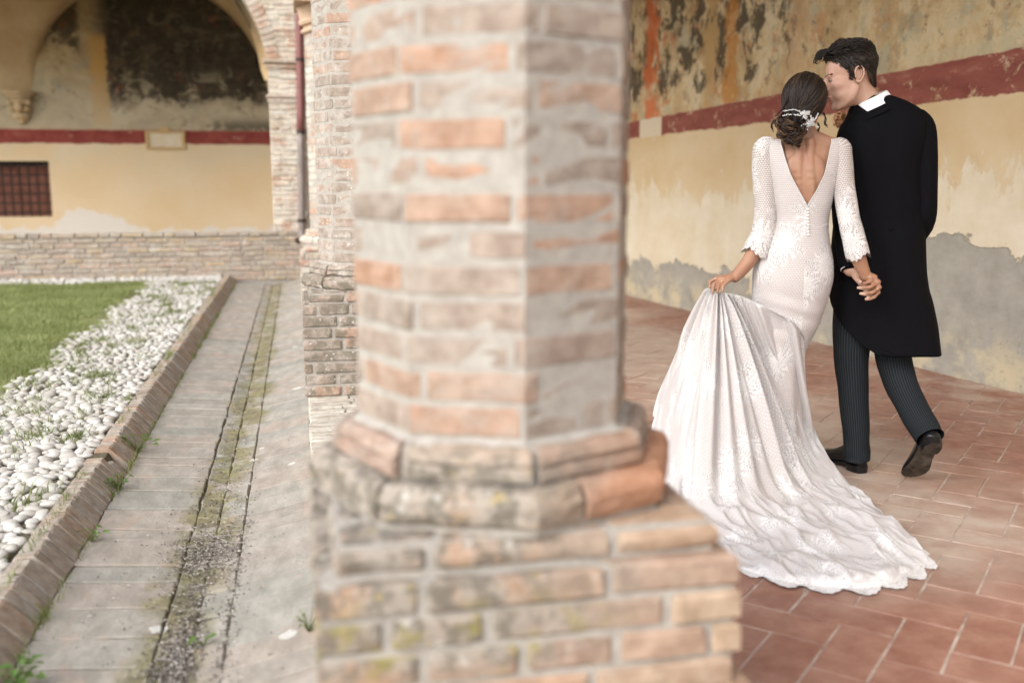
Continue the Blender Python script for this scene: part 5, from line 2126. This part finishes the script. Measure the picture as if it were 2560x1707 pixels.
# hanging folds fan out from the hand and die on the floor
ph = uu * 2 * PI * 9.5 + 1.6 * np.sin(uu * 9.0) + 0.5 * np.sin(vfr * 3)
w1 = np.sin(ph)
w1 = w1 * (0.55 + 0.45 * np.sin(uu * 21 + 1.3))
amp = 0.022 * np.sin(np.clip(vfr / 0.62, 0, 1) * PI) ** 0.8 * (1 - 0.65 * np.clip((uu - 0.55) / 0.35, 0, 1))
amp = amp + 0.010 * np.clip(vfr / 0.15, 0, 1) * np.clip((0.75 - vfr) / 0.3, 0, 1)
fold = amp * w1 + 0.35 * amp * np.sin(ph * 2.3 + 1)
S3 += Nn * fold[:, :, None]
# rumples of the cloth lying on the floor
nz = np.zeros((NV, NU))
for i in range(0, NV):
    for j in range(0, NU):
        p = S3[i, j]
        q = Vector((p[0] * 5.0 + p[1] * 3.2, p[1] * 1.7 - p[0] * 1.2, 3.3))
        r1 = 1 - abs(noise.noise(q)) * 2.0
        r2 = 1 - abs(noise.noise(q * 2.1 + Vector((7, 1, 4)))) * 2.0
        r3 = 1 - abs(noise.noise(q * 4.7 + Vector((1, 9, 2)))) * 2.0
        nz[i, j] = max(0, r1) ** 2 * 0.034 + max(0, r2) ** 2 * 0.018 + max(0, r3) ** 2 * 0.007
ly = np.clip((vfr - 0.50) / 0.14, 0, 1) * np.ones_like(uu)
edge = np.clip((1 - vfr) / 0.10, 0.12, 1)
S3[:, :, 2] += nz * ly * edge * (uu > 0.24) * np.clip((uu - 0.24) / 0.08, 0, 1)
S3[:, :, 2] = np.maximum(S3[:, :, 2], 0.0035)
# hem: scallops with small teeth
hd = S3[-1] - S3[-30]
hd[:, 2] *= np.clip((S3[-1][:, 2] - 0.02) / 0.08, 0, 1)
hd /= np.linalg.norm(hd, axis=1)[:, None] + 1e-9
hl = np.concatenate([[0], np.cumsum(np.linalg.norm(np.diff(S3[-1], axis=0), axis=1))])
sc_ = 0.048 * np.abs(np.sin(hl * PI / 0.125)) + 0.007 * np.abs(np.sin(hl * PI / 0.026))
sc_ = sc_ * np.clip((0.95 - us) / 0.05, 0, 1)
rows = [S3]
for q in (0.25, 0.5, 0.75, 1.0):
    e = S3[-1] + hd * (sc_ * q)[:, None]
    e[:, 2] = np.maximum(e[:, 2], 0.003)
    rows.append(e[None])
# the cloth turns in behind its upper edge
top0 = S3[0].copy()
lead = []
for q in (1.0, 0.66, 0.33):
    k = top0 + (np.array([0.0, 0.06, -0.10]) * q + np.array([.02, 0, 0]) * q) * np.clip((0.97 - us) / 0.15, 0, 1)[:, None]
    k[:, 2] += 0.016 * math.sin(q * PI)
    lead.append(k[None])
S4 = np.concatenate(lead + rows)
nr = S4.shape[0]
UVt = np.zeros((nr, NU, 2))
cl = np.concatenate([np.zeros((1, NU)), np.cumsum(np.linalg.norm(np.diff(S4, axis=0), axis=2), axis=0)])
for i in range(nr):
    wdt = max(0.55, np.linalg.norm(np.diff(S4[min(i, nr - 5)], axis=0), axis=1).sum() * 0.8)
    UVt[i, :, 0] = (us - 0.5) * wdt
    UVt[i, :, 1] = cl[i] + 2.0
hem = np.maximum(0, cl[-1][None] - cl)
tr_me = grid_mesh('train', S4, M['lace_train'], UVt, attr={'hem': hem})
train = link('train', tr_me, None, dress)
train['label'] = 'lace train lifted at the side and trailing over the floor with a scalloped hem'

# ------------------------------------------------------------------ bride: hair
RB = (.087, .103, .102)


def on_scalp(v, off=0.0):
    v = Vector(v).normalized()
    return Vector((v.x * (RB[0] + off), v.y * (RB[1] + off), v.z * (RB[2] + off)))


cap = Acc()
# closed cap over skull, without the face
cap.add(*tf(tf(ellipsoid((0, .018, .026), (.0865, .102, .100), 32, 20), Matrix()), HB @ Matrix.Scale(.94, 4)))
cap.add(*tf(ellipsoid((0, .052, -.030), (.074, .060, .066), 24, 16), HB @ Matrix.Scale(.94, 4)))
hair = cap.obj('hair', M['hair_bride'], bride, True)
hair['label'] = 'dark brown hair pinned into a low loose chignon'
lk = Acc()
rs = random.Random(5)
bun_h = HB.inverted() @ Vector((-.048, -.112, 1.462))
cen = Vector((0, .018, .026))
for i in range(330):
    # start along the front hair line / parting, sweep back and down to the knot
    t = rs.random()
    a0 = rs.uniform(-1.9, 1.9)
    st = Vector((math.sin(a0) * 1.0, -0.45 + rs.uniform(-.12, .12), math.cos(a0) * 0.9 + .25)) if t < 0.55 else Vector((rs.uniform(-.85, .85), rs.uniform(-.3, .7), rs.uniform(.35, 1.0)))
    en = (bun_h - cen) + Vector((rs.gauss(0, .020), rs.gauss(0, .012), rs.gauss(0, .018)))
    s0, e0 = st.normalized(), en.normalized()
    pts = []
    off = rs.uniform(.0, .0045)
    for q in range(8):
        k = q / 7
        v = s0.slerp(e0, k)
        base = on_scalp(v, off)
        if k > .55:
            f = (k - .55) / .45
            base = base.lerp(en, f * f)
        pts.append(tuple(base + cen))
    r = rs.uniform(.0022, .0042)
    lk.add(*tf(tube(pts, [r * .5, r, r, r, r, r, r, r * .8], 6, 2), HB @ Matrix.Scale(.94, 4)), rs.random())
lk.obj('hair_strands', M['hair_bride'], hair, True)
cu = Acc()


def curl(c, ax, R, turns, width, n, rr):
    c, ax = Vector(c), Vector(ax).normalized()
    b1 = ax.orthogonal().normalized()
    b2 = ax.cross(b1)
    for i in range(n):
        ph0 = rs.uniform(0, 2 * PI)
        off = rs.uniform(-width, width)
        R1 = R * rs.uniform(.55, 1.12)
        pts = []
        m = 14
        for q in range(m):
            t = ph0 + turns * 2 * PI * q / (m - 1)
            k = R1 * (1 - .25 * q / m)
            pts.append(tuple(c + b1 * math.cos(t) * k + b2 * math.sin(t) * k + ax * (off + .006 * math.sin(q))))
        cu.add(*tube(pts, [rr * rs.uniform(.5, 1.2)] * m, 6, 2), rs.random())


def blob(c, r):
    cu.add(*ellipsoid(c, r, 14, 10), .2)


# the chignon: several rolled locks low at the nape, leaning to the left
for (c, ax, R, wd, n) in (((-.052, -.118, 1.452), (.5, -.3, .75), .030, .020, 34), ((-.072, -.105, 1.425), (.2, -.6, .7), .026, .016, 26), ((-.030, -.118, 1.420), (-.4, -.5, .7), .028, .018, 30),
                          ((-.088, -.095, 1.462), (.7, -.2, .4), .022, .014, 20), ((-.026, -.108, 1.394), (.1, -.8, .4), .020, .012, 20), ((-.008, -.098, 1.440), (-.6, -.4, .5), .024, .014, 20), ((-.050, -.108, 1.400), (.5, -.5, .3), .018, .012, 16)):
    blob(Vector(c) + Vector((0, .012, 0)), (R * .8, R * .7, R * .8))
    curl(c, ax, R, .85, wd, n, .0038)
for (p0, p1, p2, p3) in (((-.085, -.10, 1.46), (-.110, -.095, 1.468), (-.121, -.09, 1.455), (-.112, -.09, 1.432)), ((.055, -.07, 1.462), (.062, -.07, 1.445), (.055, -.07, 1.43), (.062, -.07, 1.44)), ((-.03, -.10, 1.39), (-.022, -.10, 1.375), (-.010, -.10, 1.372), (-.006, -.10, 1.38)), ((.075, -.055, 1.50), (.085, -.055, 1.475), (.080, -.05, 1.46), (.092, -.05, 1.452))):
    cu2 = Acc()
    for _ in range(4):
        j = [Vector((rs.gauss(0, .0025), rs.gauss(0, .003), rs.gauss(0, .0025))) for _ in range(4)]
        cu2.add(*tube([tuple(Vector(p) + q) for p, q in zip((p0, p1, p2, p3), j)], [.0024, .0022, .0018, .0008], 6, 4), rs.random() * .5)
    cu2.obj('loose_lock', M['hair_curl'], hair, True)
ch = cu.obj('chignon', M['hair_curl'], hair, True)

# ------------------------------------------------------------------ hair comb
comb = empty('hair_comb')
comb.matrix_world = COUPLE @ Matrix.Translation((-.015, -.118, 1.49))
tag(comb, 'silver comb with gauze petals and beaded sprigs above the chignon', 'hair comb')
CO = Vector((-.015, -.118, 1.49))


def cpt(x, y, z):
    return tuple(Vector((x, y, z)) - CO)


wire = Acc()
SPR = [((-.005, -.122, 1.497), (-.035, -.124, 1.512), (-.075, -.105, 1.508)), ((-.010, -.124, 1.488), (-.045, -.125, 1.494), (-.080, -.108, 1.490)), ((.0, -.122, 1.495), (.022, -.112, 1.492), (.032, -.105, 1.465)), ((.025, -.108, 1.462), (.045, -.092, 1.478), (.052, -.082, 1.500)), ((.018, -.112, 1.470), (.004, -.12, 1.482), (-.002, -.122, 1.488)), ((.022, -.110, 1.460), (.002, -.118, 1.455), (-.008, -.118, 1.447)), ((.028, -.106, 1.455), (.045, -.095, 1.452), (.058, -.085, 1.447)), ((.02, -.11, 1.455), (.013, -.11, 1.443), (.015, -.11, 1.434))]
for s in SPR:
    wire.add(*tube([cpt(*p) for p in s], [.0014, .0014, .001], 6, 6))
wire.obj('wire', M['silver'], comb, True)
bead = Acc()
for s in SPR:
    P, _ = _interp(s, [1, 1, 1], 12)
    for p in P[::2]:
        bead.add(*ellipsoid(cpt(p[0] + rs.gauss(0, .0022), p[1] - .001 + rs.gauss(0, .001), p[2] + rs.gauss(0, .0022)), (.0017, .0017, .0017), 8, 6))
o = bead.obj('beads', M['silver'], comb, True)
tag(o, kind='stuff')
for (c, n, k, L) in (((-.002, -.124, 1.494), 5, .4, .029), ((.026, -.112, 1.463), 4, 1.1, .024)):
    for i in range(n):
        t = k + 2 * PI * i / n
        pet = []
        for q in range(9):
            s = q / 8
            wd = .0074 * math.sin(PI * min(1, s * .92 + .06)) ** .8
            for e in (-1, 0, 1):
                pet.append((s * L, e * wd, (-.006 * s if e == 0 else -.004 * s) - .008 * s * s))
        f = [(a_ * 3 + b_, a_ * 3 + b_ + 1, a_ * 3 + b_ + 4, a_ * 3 + b_ + 3) for a_ in range(8) for b_ in (0, 1)]
        mt = Matrix.Translation(Vector(cpt(*c))) @ Matrix.Rotation(PI / 2, 4, 'X') @ Matrix.Rotation(t, 4, 'Z')
        Acc().add(*tf((pet, f), mt)).obj('petal', M['organza'], comb, True)

# rings
for tp in (tipsL[3][1], ):
    pass


def ring(c, ax, R, parent):
    ax = Vector(ax).normalized()
    b1 = ax.orthogonal().normalized()
    b2 = ax.cross(b1)
    pts = [tuple(Vector(c) + b1 * math.cos(t) * R + b2 * math.sin(t) * R) for t in np.linspace(0, 2 * PI, 17)]
    return Acc().add(*tube(pts, [.0013] * 17, 6, 1, cap=False)).obj('ring', M['gold'], parent, True)


for tp in (tipsL[2], tipsR[2]):
    ring(tp[0].lerp(tp[1], .42), tp[1] - tp[0], .0080, bride)

# ------------------------------------------------------------------ groom: body
acc = Acc()
A(tube([(.31, .17, .95), (.30, .17, 1.15), (.30, .17, 1.32), (.295, .17, 1.44), (.285, .168, 1.50)], [(.12, .08), (.125, .085), (.13, .085), (.12, .07), (.07, .055)], 24, 4, (0, 1, 0)))
A(tube([(.285, .168, 1.46), (.262, .160, 1.53), (.222, .145, 1.585), (.195, .135, 1.64)], [.060, .056, .055, .054], 20, 4, (0, 1, 0)))
A(tube([(.195, .165, 1.43), (.180, .12, 1.15), (.204, .025, .915), (.214, .005, .880)], [.045, .040, .032, .027], 16, 5, (0, 1, 0)))
A(tube([(.45, .17, 1.43), (.482, .165, 1.18), (.47, .22, 1.04), (.42, .41, .93)], [.045, .040, .032, .027], 16, 5, (0, 1, 0)))
hp, tipsG = joint_hand((.216, .000, .880),
                       [(.280, -.062, .850), (.285, -.068, .832), (.287, -.072, .813), (.286, -.074, .796)],
                       [(.276, -.098, .842), (.272, -.104, .820), (.268, -.110, .799), (.280, -.108, .782)],
                       [(.258, -.108, .838), (.236, -.098, .821), (.247, -.104, .799), (.268, -.104, .777)],
                       [(.224, -.010, .866), (.236, -.052, .848), (.246, -.088, .842)], .0132, .0090)
for q in hp:
    A(q)
hp, _t = hand_pieces((.42, .41, .93), (-.7, .6, -.1), (-.5, -.6, .0), [(.4, .6, .4)] * 4, 1.04, 1, (.75, .3))
for q in hp:
    A(q)
HG = Matrix.Translation((.170, .128, 1.656)) @ Matrix.Rotation(math.radians(-79), 4, 'Z') @ Matrix.Rotation(math.radians(15), 4, 'X') @ Matrix.Rotation(math.radians(-4), 4, 'Y') @ Matrix.Scale(1.03, 4)
for e in head_pieces(1.0):
    A(tf(e, HG))
groom = voxel(acc, 'person', M['skin_groom'], 0.0030, 7)


def relax(o, keep, iters):
    """even out the surface where keep(x, y, z) is true"""
    me = o.data
    n_ = len(me.vertices)
    co = np.zeros(n_ * 3)
    me.vertices.foreach_get('co', co)
    co = co.reshape(-1, 3)
    ed = np.zeros(len(me.edges) * 2, dtype=np.int64)
    me.edges.foreach_get('vertices', ed)
    ed = ed.reshape(-1, 2)
    deg = np.bincount(ed.ravel(), minlength=n_)[:, None]
    k_ = keep(co)[:, None] * 0.6
    for _ in range(iters):
        s_ = np.zeros_like(co)
        for c_ in range(3):
            s_[:, c_] = np.bincount(ed[:, 0], weights=co[ed[:, 1], c_], minlength=n_) + np.bincount(ed[:, 1], weights=co[ed[:, 0], c_], minlength=n_)
        co = co + (s_ / np.maximum(deg, 1) - co) * k_
    me.vertices.foreach_set('co', co.astype(np.float32).ravel())
    me.update()


relax(groom, lambda c: np.clip((c[:, 2] - 1.50) / 0.03, 0, 1), 22)
ea = Acc()
for s in (-1, 1):
    for e in ear_pieces(s):
        ea.add(*tf(e, HG))
em = ea.mesh('ears', None, True)
fixn(em)
import bmesh
bm_ = bmesh.new()
bm_.from_mesh(groom.data)
bm_.from_mesh(em)
bm_.to_mesh(groom.data)
bm_.free()
groom.matrix_world = COUPLE
tag(groom, 'man in a black tailcoat and striped trousers walking away, head bent to the bride', 'person')
lp = Acc()
lp.add(*tf(tube([(-.021, -.0945, -.0615), (0, -.1015, -.0595), (.021, -.0945, -.0615)], [.002, .0042, .002], 8, 5), HG))
lp.add(*tf(tube([(-.019, -.0930, -.069), (0, -.0995, -.0695), (.019, -.0930, -.069)], [.002, .0050, .002], 8, 5), HG))
lp.obj('lips', M['lips'], groom, True)
for s in (-1, 1):
    e = Acc().add(*tf(ellipsoid((s * .031, -.0762, .001), (.0105, .0108, .0050), 14, 10), HG)).obj('eye', M['eye'], groom, True)
    Acc().add(*tf(ellipsoid((s * .032, -.0858, .001), (.0056, .0022, .0046), 12, 8), HG)).obj('iris', M['iris'], e, True)
    br = Acc()
    for q in range(26):
        t = q / 25
        x = s * (.014 + .036 * t)
        br.add(*tf(tube([(x, -.0955 + .022 * t * t, .0165 + .005 * math.sin(t * 2.4)), (x + s * .007, -.0945 + .024 * t * t, .0195 + .004 * math.sin(t * 2.4))], [.0017, .0008], 5, 1), HG), rs.random())
    br.obj('eyebrow', M['hair_groom'], groom, True)

# ------------------------------------------------------------------ groom: hair
cen = Vector((0, .020, .034))


def scalp(v, off):
    """point on skull and nape in direction v, lifted by off"""
    v = Vector(v).normalized()
    p = Vector((v.x * (.0775 + off), v.y * (.0955 + off), v.z * (.089 + off)))
    if v.z < 0 and v.y > 0:                        # the back of the head runs straight down into the nape
        k = min(1.0, -v.z * 1.2) * min(1.0, v.y * 1.6)
        p = p.lerp(Vector((v.x * (.064 + off), .064 + off, max(-.105, v.z * .125))), k)
    return cen + p


def hairy(p):
    y, z = p.y, p.z
    if y < -.034:
        return z > .050 + (-.034 - y) * 1.0
    if y < -.016:
        return z > .030
    if y < .006:
        return z > (-.012 if abs(p.x) > .05 else .04)
    if y < .034:
        return z > .020
    return z > .020 - (y - .034) * 2.3


gv, gf, ok = [], [], {}
NA, NE = 96, 64
for i in range(NE + 1):
    el = PI * i / NE
    for j in range(NA):
        az = 2 * PI * j / NA
        d = (math.sin(el) * math.sin(az), math.sin(el) * math.cos(az), math.cos(el))
        p = scalp(d, .0045)
        ok[i, j] = hairy(p)
        gv.append(tuple(HG @ p))
for i in range(NE):
    for j in range(NA):
        j2 = (j + 1) % NA
        if ok[i, j] and ok[i + 1, j] and ok[i, j2] and ok[i + 1, j2]:
            gf.append((i * NA + j, i * NA + j2, (i + 1) * NA + j2, (i + 1) * NA + j))
cap = Acc().add(gv, gf)
gh = cap.obj('hair', M['hair_groom'], groom, True)
gh['label'] = 'short wavy dark hair swept up at the front'
lk = Acc()
n = 0
while n < 2400:
    d = Vector((rs.gauss(0, 1), rs.gauss(0, 1), rs.gauss(0, 1))).normalized()
    p0 = scalp(d, .003)
    if not hairy(p0):
        continue
    n += 1
    top = max(0.0, min(1.0, (p0.z - .062) / .03))
    # tops are combed up and back in a wave, sides and back lie down and backwards
    flow_t = Vector((d.x * .25 + .12, .85, .10))
    flow_s = Vector((0, .42 if p0.y < .06 else .05, -.75))
    fl = flow_t * top + flow_s * (1 - top)
    L = (.052 * top + .020 * (1 - top)) * rs.uniform(.7, 1.25)
    lift = (.013 * top * (1.25 if p0.y < -.01 else .8) + .0025) * rs.uniform(.5, 1.3)
    wv = p0.x * 90 + p0.y * 60
    pts = []
    for q in range(6):
        k = q / 5
        q0 = p0 + fl * (L * k)
        dd = (q0 - cen)
        b_ = scalp(dd, .0035 + lift * math.sin(PI * min(1, .25 + k * .75)) + .0035 * top * math.sin(k * 8 + wv))
        pts.append(tuple(b_ + Vector((.004 * top * math.sin(k * 7 + wv * .7), 0, 0))))
    r = rs.uniform(.0009, .0018) * (1 + .35 * top)
    lk.add(*tf(tube(pts, [r * .8, r, r, r, r * .8, r * .3], 5, 2), HG), rs.random())
for i in range(64):
    # the quiff that rises over the brow and curls forward
    x0 = rs.uniform(-.052, .046)
    b0 = Vector((x0, -.046 + rs.uniform(-.014, .014), .110 - abs(x0) * .35))
    tw = rs.uniform(-.012, .012)
    u_ = rs.uniform(.6, 1.15)
    pts = [tuple(b0), tuple(b0 + Vector((tw * .3, -.016, .016)) * u_), tuple(b0 + Vector((tw, -.036, .016)) * u_), tuple(b0 + Vector((tw * 1.5, -.050, .004)) * u_), tuple(b0 + Vector((tw * 1.6, -.053, -.008)) * u_)]
    r = rs.uniform(.0015, .0030)
    lk.add(*tf(tube(pts, [r, r, r * .9, r * .7, r * .3], 6, 3), HG), rs.random())
for i in range(5):
    b0 = Vector((.010 + rs.gauss(0, .003), -.085, .105))
    pts = [tuple(b0), tuple(b0 + Vector((0, -.022, .004))), tuple(b0 + Vector((.002, -.035, -.012))), tuple(b0 + Vector((.004, -.026, -.026))), tuple(b0 + Vector((.004, -.015, -.022)))]
    lk.add(*tf(tube(pts, [.0016, .0015, .0013, .0011, .0006], 6, 5), HG), rs.random())
lk.obj('hair_strands', M['hair_groom'], gh, True)

# ------------------------------------------------------------------ groom: shirt collar, coat
a = Acc()
sh = []
CC = Vector((.262, .158, 1.556))
ax = Vector((-.42, -.10, .90)).normalized()
b1 = Vector((1, 0, .47)).normalized()
b2 = ax.cross(b1).normalized()
NRing = 40
rowsC = []
for (rr, hh) in ((.058, -.03), (.062, -.012), (.0625, .015), (.066, .018), (.071, .013), (.080, -.024)):
    rowsC.append([tuple(CC + b1 * math.cos(t) * rr * 1.02 + b2 * math.sin(t) * rr * 1.04 + ax * hh) for t in np.linspace(0, 2 * PI, NRing, endpoint=False)])
v = [p for r_ in rowsC for p in r_]
f = [(i * NRing + j, i * NRing + (j + 1) % NRing, (i + 1) * NRing + (j + 1) % NRing, (i + 1) * NRing + j) for i in range(5) for j in range(NRing)]
a.add(v, f)
shirt = a.obj('shirt_collar', M['shirt'], groom, True)
fixn(shirt.data)
CT = np.array([  # z, left, right, half depth, yc, opening angle left, right
    (1.576, .222, .338, .056, .165, 150, 150),
    (1.568, .205, .362, .066, .165, 160, 160),
    (1.555, .192, .395, .074, .166, 168, 168),
    (1.525, .180, .448, .084, .168, 172, 172),
    (1.48, .166, .486, .098, .170, 174, 174),
    (1.42, .156, .490, .112, .172, 175, 175),
    (1.30, .150, .472, .118, .172, 176, 176),
    (1.15, .147, .486, .112, .172, 176, 176),
    (1.06, .143, .497, .108, .172, 174, 174),
    (.95, .138, .506, .122, .172, 135, 150),
    (.87, .134, .514, .130, .172, 105, 130),
    (.80, .136, .527, .136, .172, 92, 118),
    (.74, .140, .548, .140, .172, 78, 112),
    (.65, .152, .572, .142, .172, 50, 106),
    (.575, .165, .586, .142, .170, 26, 102),
    (.540, .170, .592, .142, .168, 12, 98),
    (.528, .172, .594, .142, .168, 4, 96)])
tc = CT[::-1]
zz = np.concatenate([np.linspace(1.576, 1.5, 14), np.linspace(1.49, .528, 80)])
nc = 96
V = np.zeros((len(zz), nc, 3))
UV = np.zeros((len(zz), nc, 2))
for i, z in enumerate(zz):
    xl, xr, dd, yc, aL, aR = [np.interp(z, tc[:, 0], tc[:, k]) for k in range(1, 7)]
    xc, hw = (xl + xr) / 2, (xr - xl) / 2
    th = np.radians(np.linspace(-aL, aR, nc))
    k = max(0, (1.0 - z) / .5)
    rip = k * (.035 * np.sin(th * 7 + 1) + .03 * np.sin(th * 4 - 1))
    se = np.sign(np.sin(th)) * np.abs(np.sin(th)) ** 0.85
    ce = np.sign(np.cos(th)) * np.abs(np.cos(th)) ** 0.85
    groove = -.012 * math.exp(-((z - 1.25) / .2) ** 2) * np.exp(-(th / .22) ** 2) - (.0035 if z > 1.0 else .008) * np.exp(-((th - .02) / .035) ** 2)
    groove = groove + .004 * math.sin(z * 60 + 1) * np.exp(-((np.abs(th) - 1.1) / .4) ** 2) * math.exp(-((z - 1.08) / .10) ** 2)
    V[i, :, 0] = xc + hw * se * (1 + rip * .25)
    V[i, :, 1] = yc - dd * ce * (1 + rip) - groove
    V[i, :, 2] = z + .003 * np.sin(th * 3) * (z < .6)
    UV[i, :, 0] = th * .15
    UV[i, :, 1] = z
V[2:-2] = 0.25 * V[1:-3] + 0.5 * V[2:-2] + 0.25 * V[3:-1]
coat = link('tailcoat', grid_mesh('tailcoat', V, M['coat'], UV), None, groom)
m = coat.modifiers.new('cloth', 'SOLIDIFY')
m.thickness = .004
a = Acc()
a.add(*tube([(.215, .168, 1.452), (.192, .160, 1.40), (.180, .12, 1.16), (.190, .07, 1.03), (.206, .022, .905)], [.060, .060, .054, .050, .044], 22, 5, (0, 1, 0)))
a.obj('sleeve', M['coat'], coat, True)
a = Acc()
a.add(*tube([(.435, .170, 1.470), (.462, .168, 1.42), (.484, .160, 1.20), (.484, .185, 1.06), (.43, .38, .95)], [.060, .060, .053, .051, .044], 22, 5, (0, 1, 0)))
a.obj('sleeve', M['coat'], coat, True)
a = Acc()                                          # turned down coat collar
NR2 = 36
rowsC = []
for (rr, hh, sx) in ((.068, .006, 1.0), (.074, .010, 1.0), (.086, -.008, 1.05), (.100, -.030, 1.12)):
    rowsC.append([tuple(CC + Vector((.008, .004, -.020)) + b1 * math.cos(t) * rr * sx + b2 * math.sin(t) * rr + ax * hh) for t in np.linspace(-2.2, 2.0, NR2)])
v = [p for r_ in rowsC for p in r_]
f = [(i * NR2 + j, i * NR2 + j + 1, (i + 1) * NR2 + j + 1, (i + 1) * NR2 + j) for i in range(3) for j in range(NR2 - 1)]
a.add(v, f)
a.obj('coat_collar', M['coat'], coat, True)
for s in (0, 1):
    Acc().add(*ellipsoid((.268 + .09 * s, .062, 1.045), (.011, .004, .011), 12, 8)).obj('button', M['coat'], coat, True)
Acc().add(*tube([(.204, .030, .915), (.2105, .014, .886)], [.0405, .0395], 22, 2, (0, 1, 0), True, .15)).obj('shirt_cuff', M['shirt'], groom, True)

# boutonniere
bt = empty('boutonniere')
BT = Vector((.150, .275, 1.492))
bt.matrix_world = COUPLE @ Matrix.Translation(BT)
tag(bt, 'rust coloured dried flower buttonhole showing past the man\'s shoulder', 'buttonhole flower')
a = Acc()
a.add(*ellipsoid((0, 0, 0), (.022, .018, .026), 14, 10), .3)
for i in range(150):
    d = Vector((rs.gauss(0, 1), rs.gauss(0, 1), rs.gauss(0, 1))).normalized()
    p = Vector((d.x * .030, d.y * .022, d.z * .034)) * rs.uniform(.75, 1.1)
    mt = Matrix.Translation(p) @ d.to_track_quat('Z', 'Y').to_matrix().to_4x4()
    s = rs.uniform(.005, .010)
    a.add(*tf(([(-s, 0, 0), (0, -s * .7, s * .4), (s, 0, 0), (0, s * .7, s * .4), (0, 0, s * .5)], [(0, 1, 4), (1, 2, 4), (2, 3, 4), (3, 0, 4)]), mt), rs.random())
a.obj('petals', M['petal'], bt)
Acc().add(*tube([(0, 0, -.01), (.004, .004, -.07)], [.003, .002], 6, 2)).obj('stem', M['weed'], bt, True)

# ------------------------------------------------------------------ groom: trousers, shoes


def leg(path, rad, ph):
    return uv_loft(path, rad, (0, 1, 0), 48, 8, 0.0, lambda t, q: .022 * math.sin(q * 2 + t * 7 + ph) + .026 * math.sin(t * 24 + q * 2 + ph) * max(0, t - .35) * 2 + .012 * math.sin(t * 41 - q * 3))


lg = [leg([(.262, .16, .86), (.245, .155, .74), (.238, .16, .54), (.255, .168, .36), (.277, .165, .17), (.284, .160, .085), (.286, .158, .050)], [(.095, .09), (.088, .095), (.0735, .085), (.064, .072), (.057, .062), (.056, .064), (.055, .066)], 0),
      leg([(.38, .17, .86), (.398, .175, .74), (.404, .20, .56), (.430, .165, .43), (.482, .080, .32), (.535, -.030, .235), (.546, -.052, .218)], [(.088, .09), (.088, .095), (.080, .085), (.070, .074), (.062, .066), (.0565, .060), (.0555, .060)], 2)]
link('trousers', join_grids('trousers', lg, M['trousers']), None, groom)


def worn(o, side):
    """the faces that tread the floor are scuffed leather"""
    o.data.materials.append(M['sole'])
    for i, q in enumerate(o.data.polygons):
        if i % 4 == side and i < len(o.data.polygons) - 2:
            q.material_index = 1
    fixn(o.data)


def shoe(Mx):
    """shoe with heel at y = 0 and toe at y = .285, ground at z = 0"""
    ys = np.array([0, .006, .03, .06, .09, .13, .17, .20, .235, .262, .278, .287])
    hw = np.array([.014, .024, .033, .0345, .033, .034, .0405, .0455, .0445, .036, .025, .010])
    hz = np.array([.055, .075, .100, .108, .106, .096, .074, .060, .050, .043, .036, .026])
    zs = np.interp(ys, [0, .075, .12, .17, .22, .287], [.030, .030, .020, .010, .010, .020])
    cx = np.interp(ys, [0, .1, .2, .287], [0, 0, .004, .000])
    rows = []
    for y, w1, h, z0, c in zip(ys, hw, hz, zs, cx):
        r_ = []
        for t in np.linspace(0, PI, 15):
            e = math.cos(t)
            s = math.sin(t) ** (.62 if y < .1 else .8)
            ww = w1 * (1.02 - .10 * s * (y < .1))
            r_.append(tuple(Mx @ Vector((c + ww * e, y, z0 + (h - z0) * s))))
        rows.append(r_)
    n = 15
    v = [p for r_ in rows for p in r_]
    f = [(i * n + j, i * n + j + 1, (i + 1) * n + j + 1, (i + 1) * n + j) for i in range(len(rows) - 1) for j in range(n - 1)]
    f += [tuple(range(n)), tuple((len(rows) - 1) * n + j for j in range(n))[::-1]]
    f += [(i * n, (i + 1) * n, (i + 1) * n + n - 1, i * n + n - 1) for i in range(len(rows) - 1)]
    a = Acc().add(v, f)
    up = a.obj('shoe', M['patent'], groom, True)
    fixn(up.data)
    # welt and sole
    v, f = [], []
    for y, w1, z0, c in zip(ys, hw, zs, cx):
        k = w1 + .004
        for (xx, dz) in ((-k, 0.002), (k, 0.002), (k, -.007), (-k, -.007)):
            v.append(tuple(Mx @ Vector((c + xx, y + (.003 if y > .28 else 0), z0 + dz))))
    for i in range(len(ys) - 1):
        for j in range(4):
            f.append((i * 4 + j, i * 4 + (j + 1) % 4, (i + 1) * 4 + (j + 1) % 4, (i + 1) * 4 + j))
    f += [(0, 1, 2, 3), tuple((len(ys) - 1) * 4 + j for j in (3, 2, 1, 0))]
    o = Acc().add(v, f).obj('sole', M['patent'], up)
    worn(o, 2)
    v, f = [], []
    for y, w1 in ((-.003, .014), (.003, .026), (.03, .036), (.06, .0365), (.076, .033)):
        for (xx, zt) in ((-w1, .0235), (w1, .0235), (w1 * .95, .0), (-w1 * .95, .0)):
            v.append(tuple(Mx @ Vector((xx, y, zt))))
    for i in range(4):
        for j in range(4):
            f.append((i * 4 + j, i * 4 + (j + 1) % 4, (i + 1) * 4 + (j + 1) % 4, (i + 1) * 4 + j))
    f += [(0, 1, 2, 3), (19, 18, 17, 16)]
    o = Acc().add(v, f).obj('heel', M['patent'], up)
    worn(o, 2)
    return up


shoe(Matrix.Translation((.312, .128, .001)) @ Matrix.Rotation(math.radians(33), 4, 'Z'))
toe, heel = Vector((.492, .055, .020)), Vector((.562, -.120, .215))
fy = (toe - heel).normalized()
sole_n = Vector((.10, -.75, -.66))
fz = -(sole_n - fy * sole_n.dot(fy)).normalized()
fx = fy.cross(fz)
Mx = Matrix(((fx.x, fy.x, fz.x, heel.x), (fx.y, fy.y, fz.y, heel.y), (fx.z, fy.z, fz.z, heel.z), (0, 0, 0, 1)))
shoe(Mx)
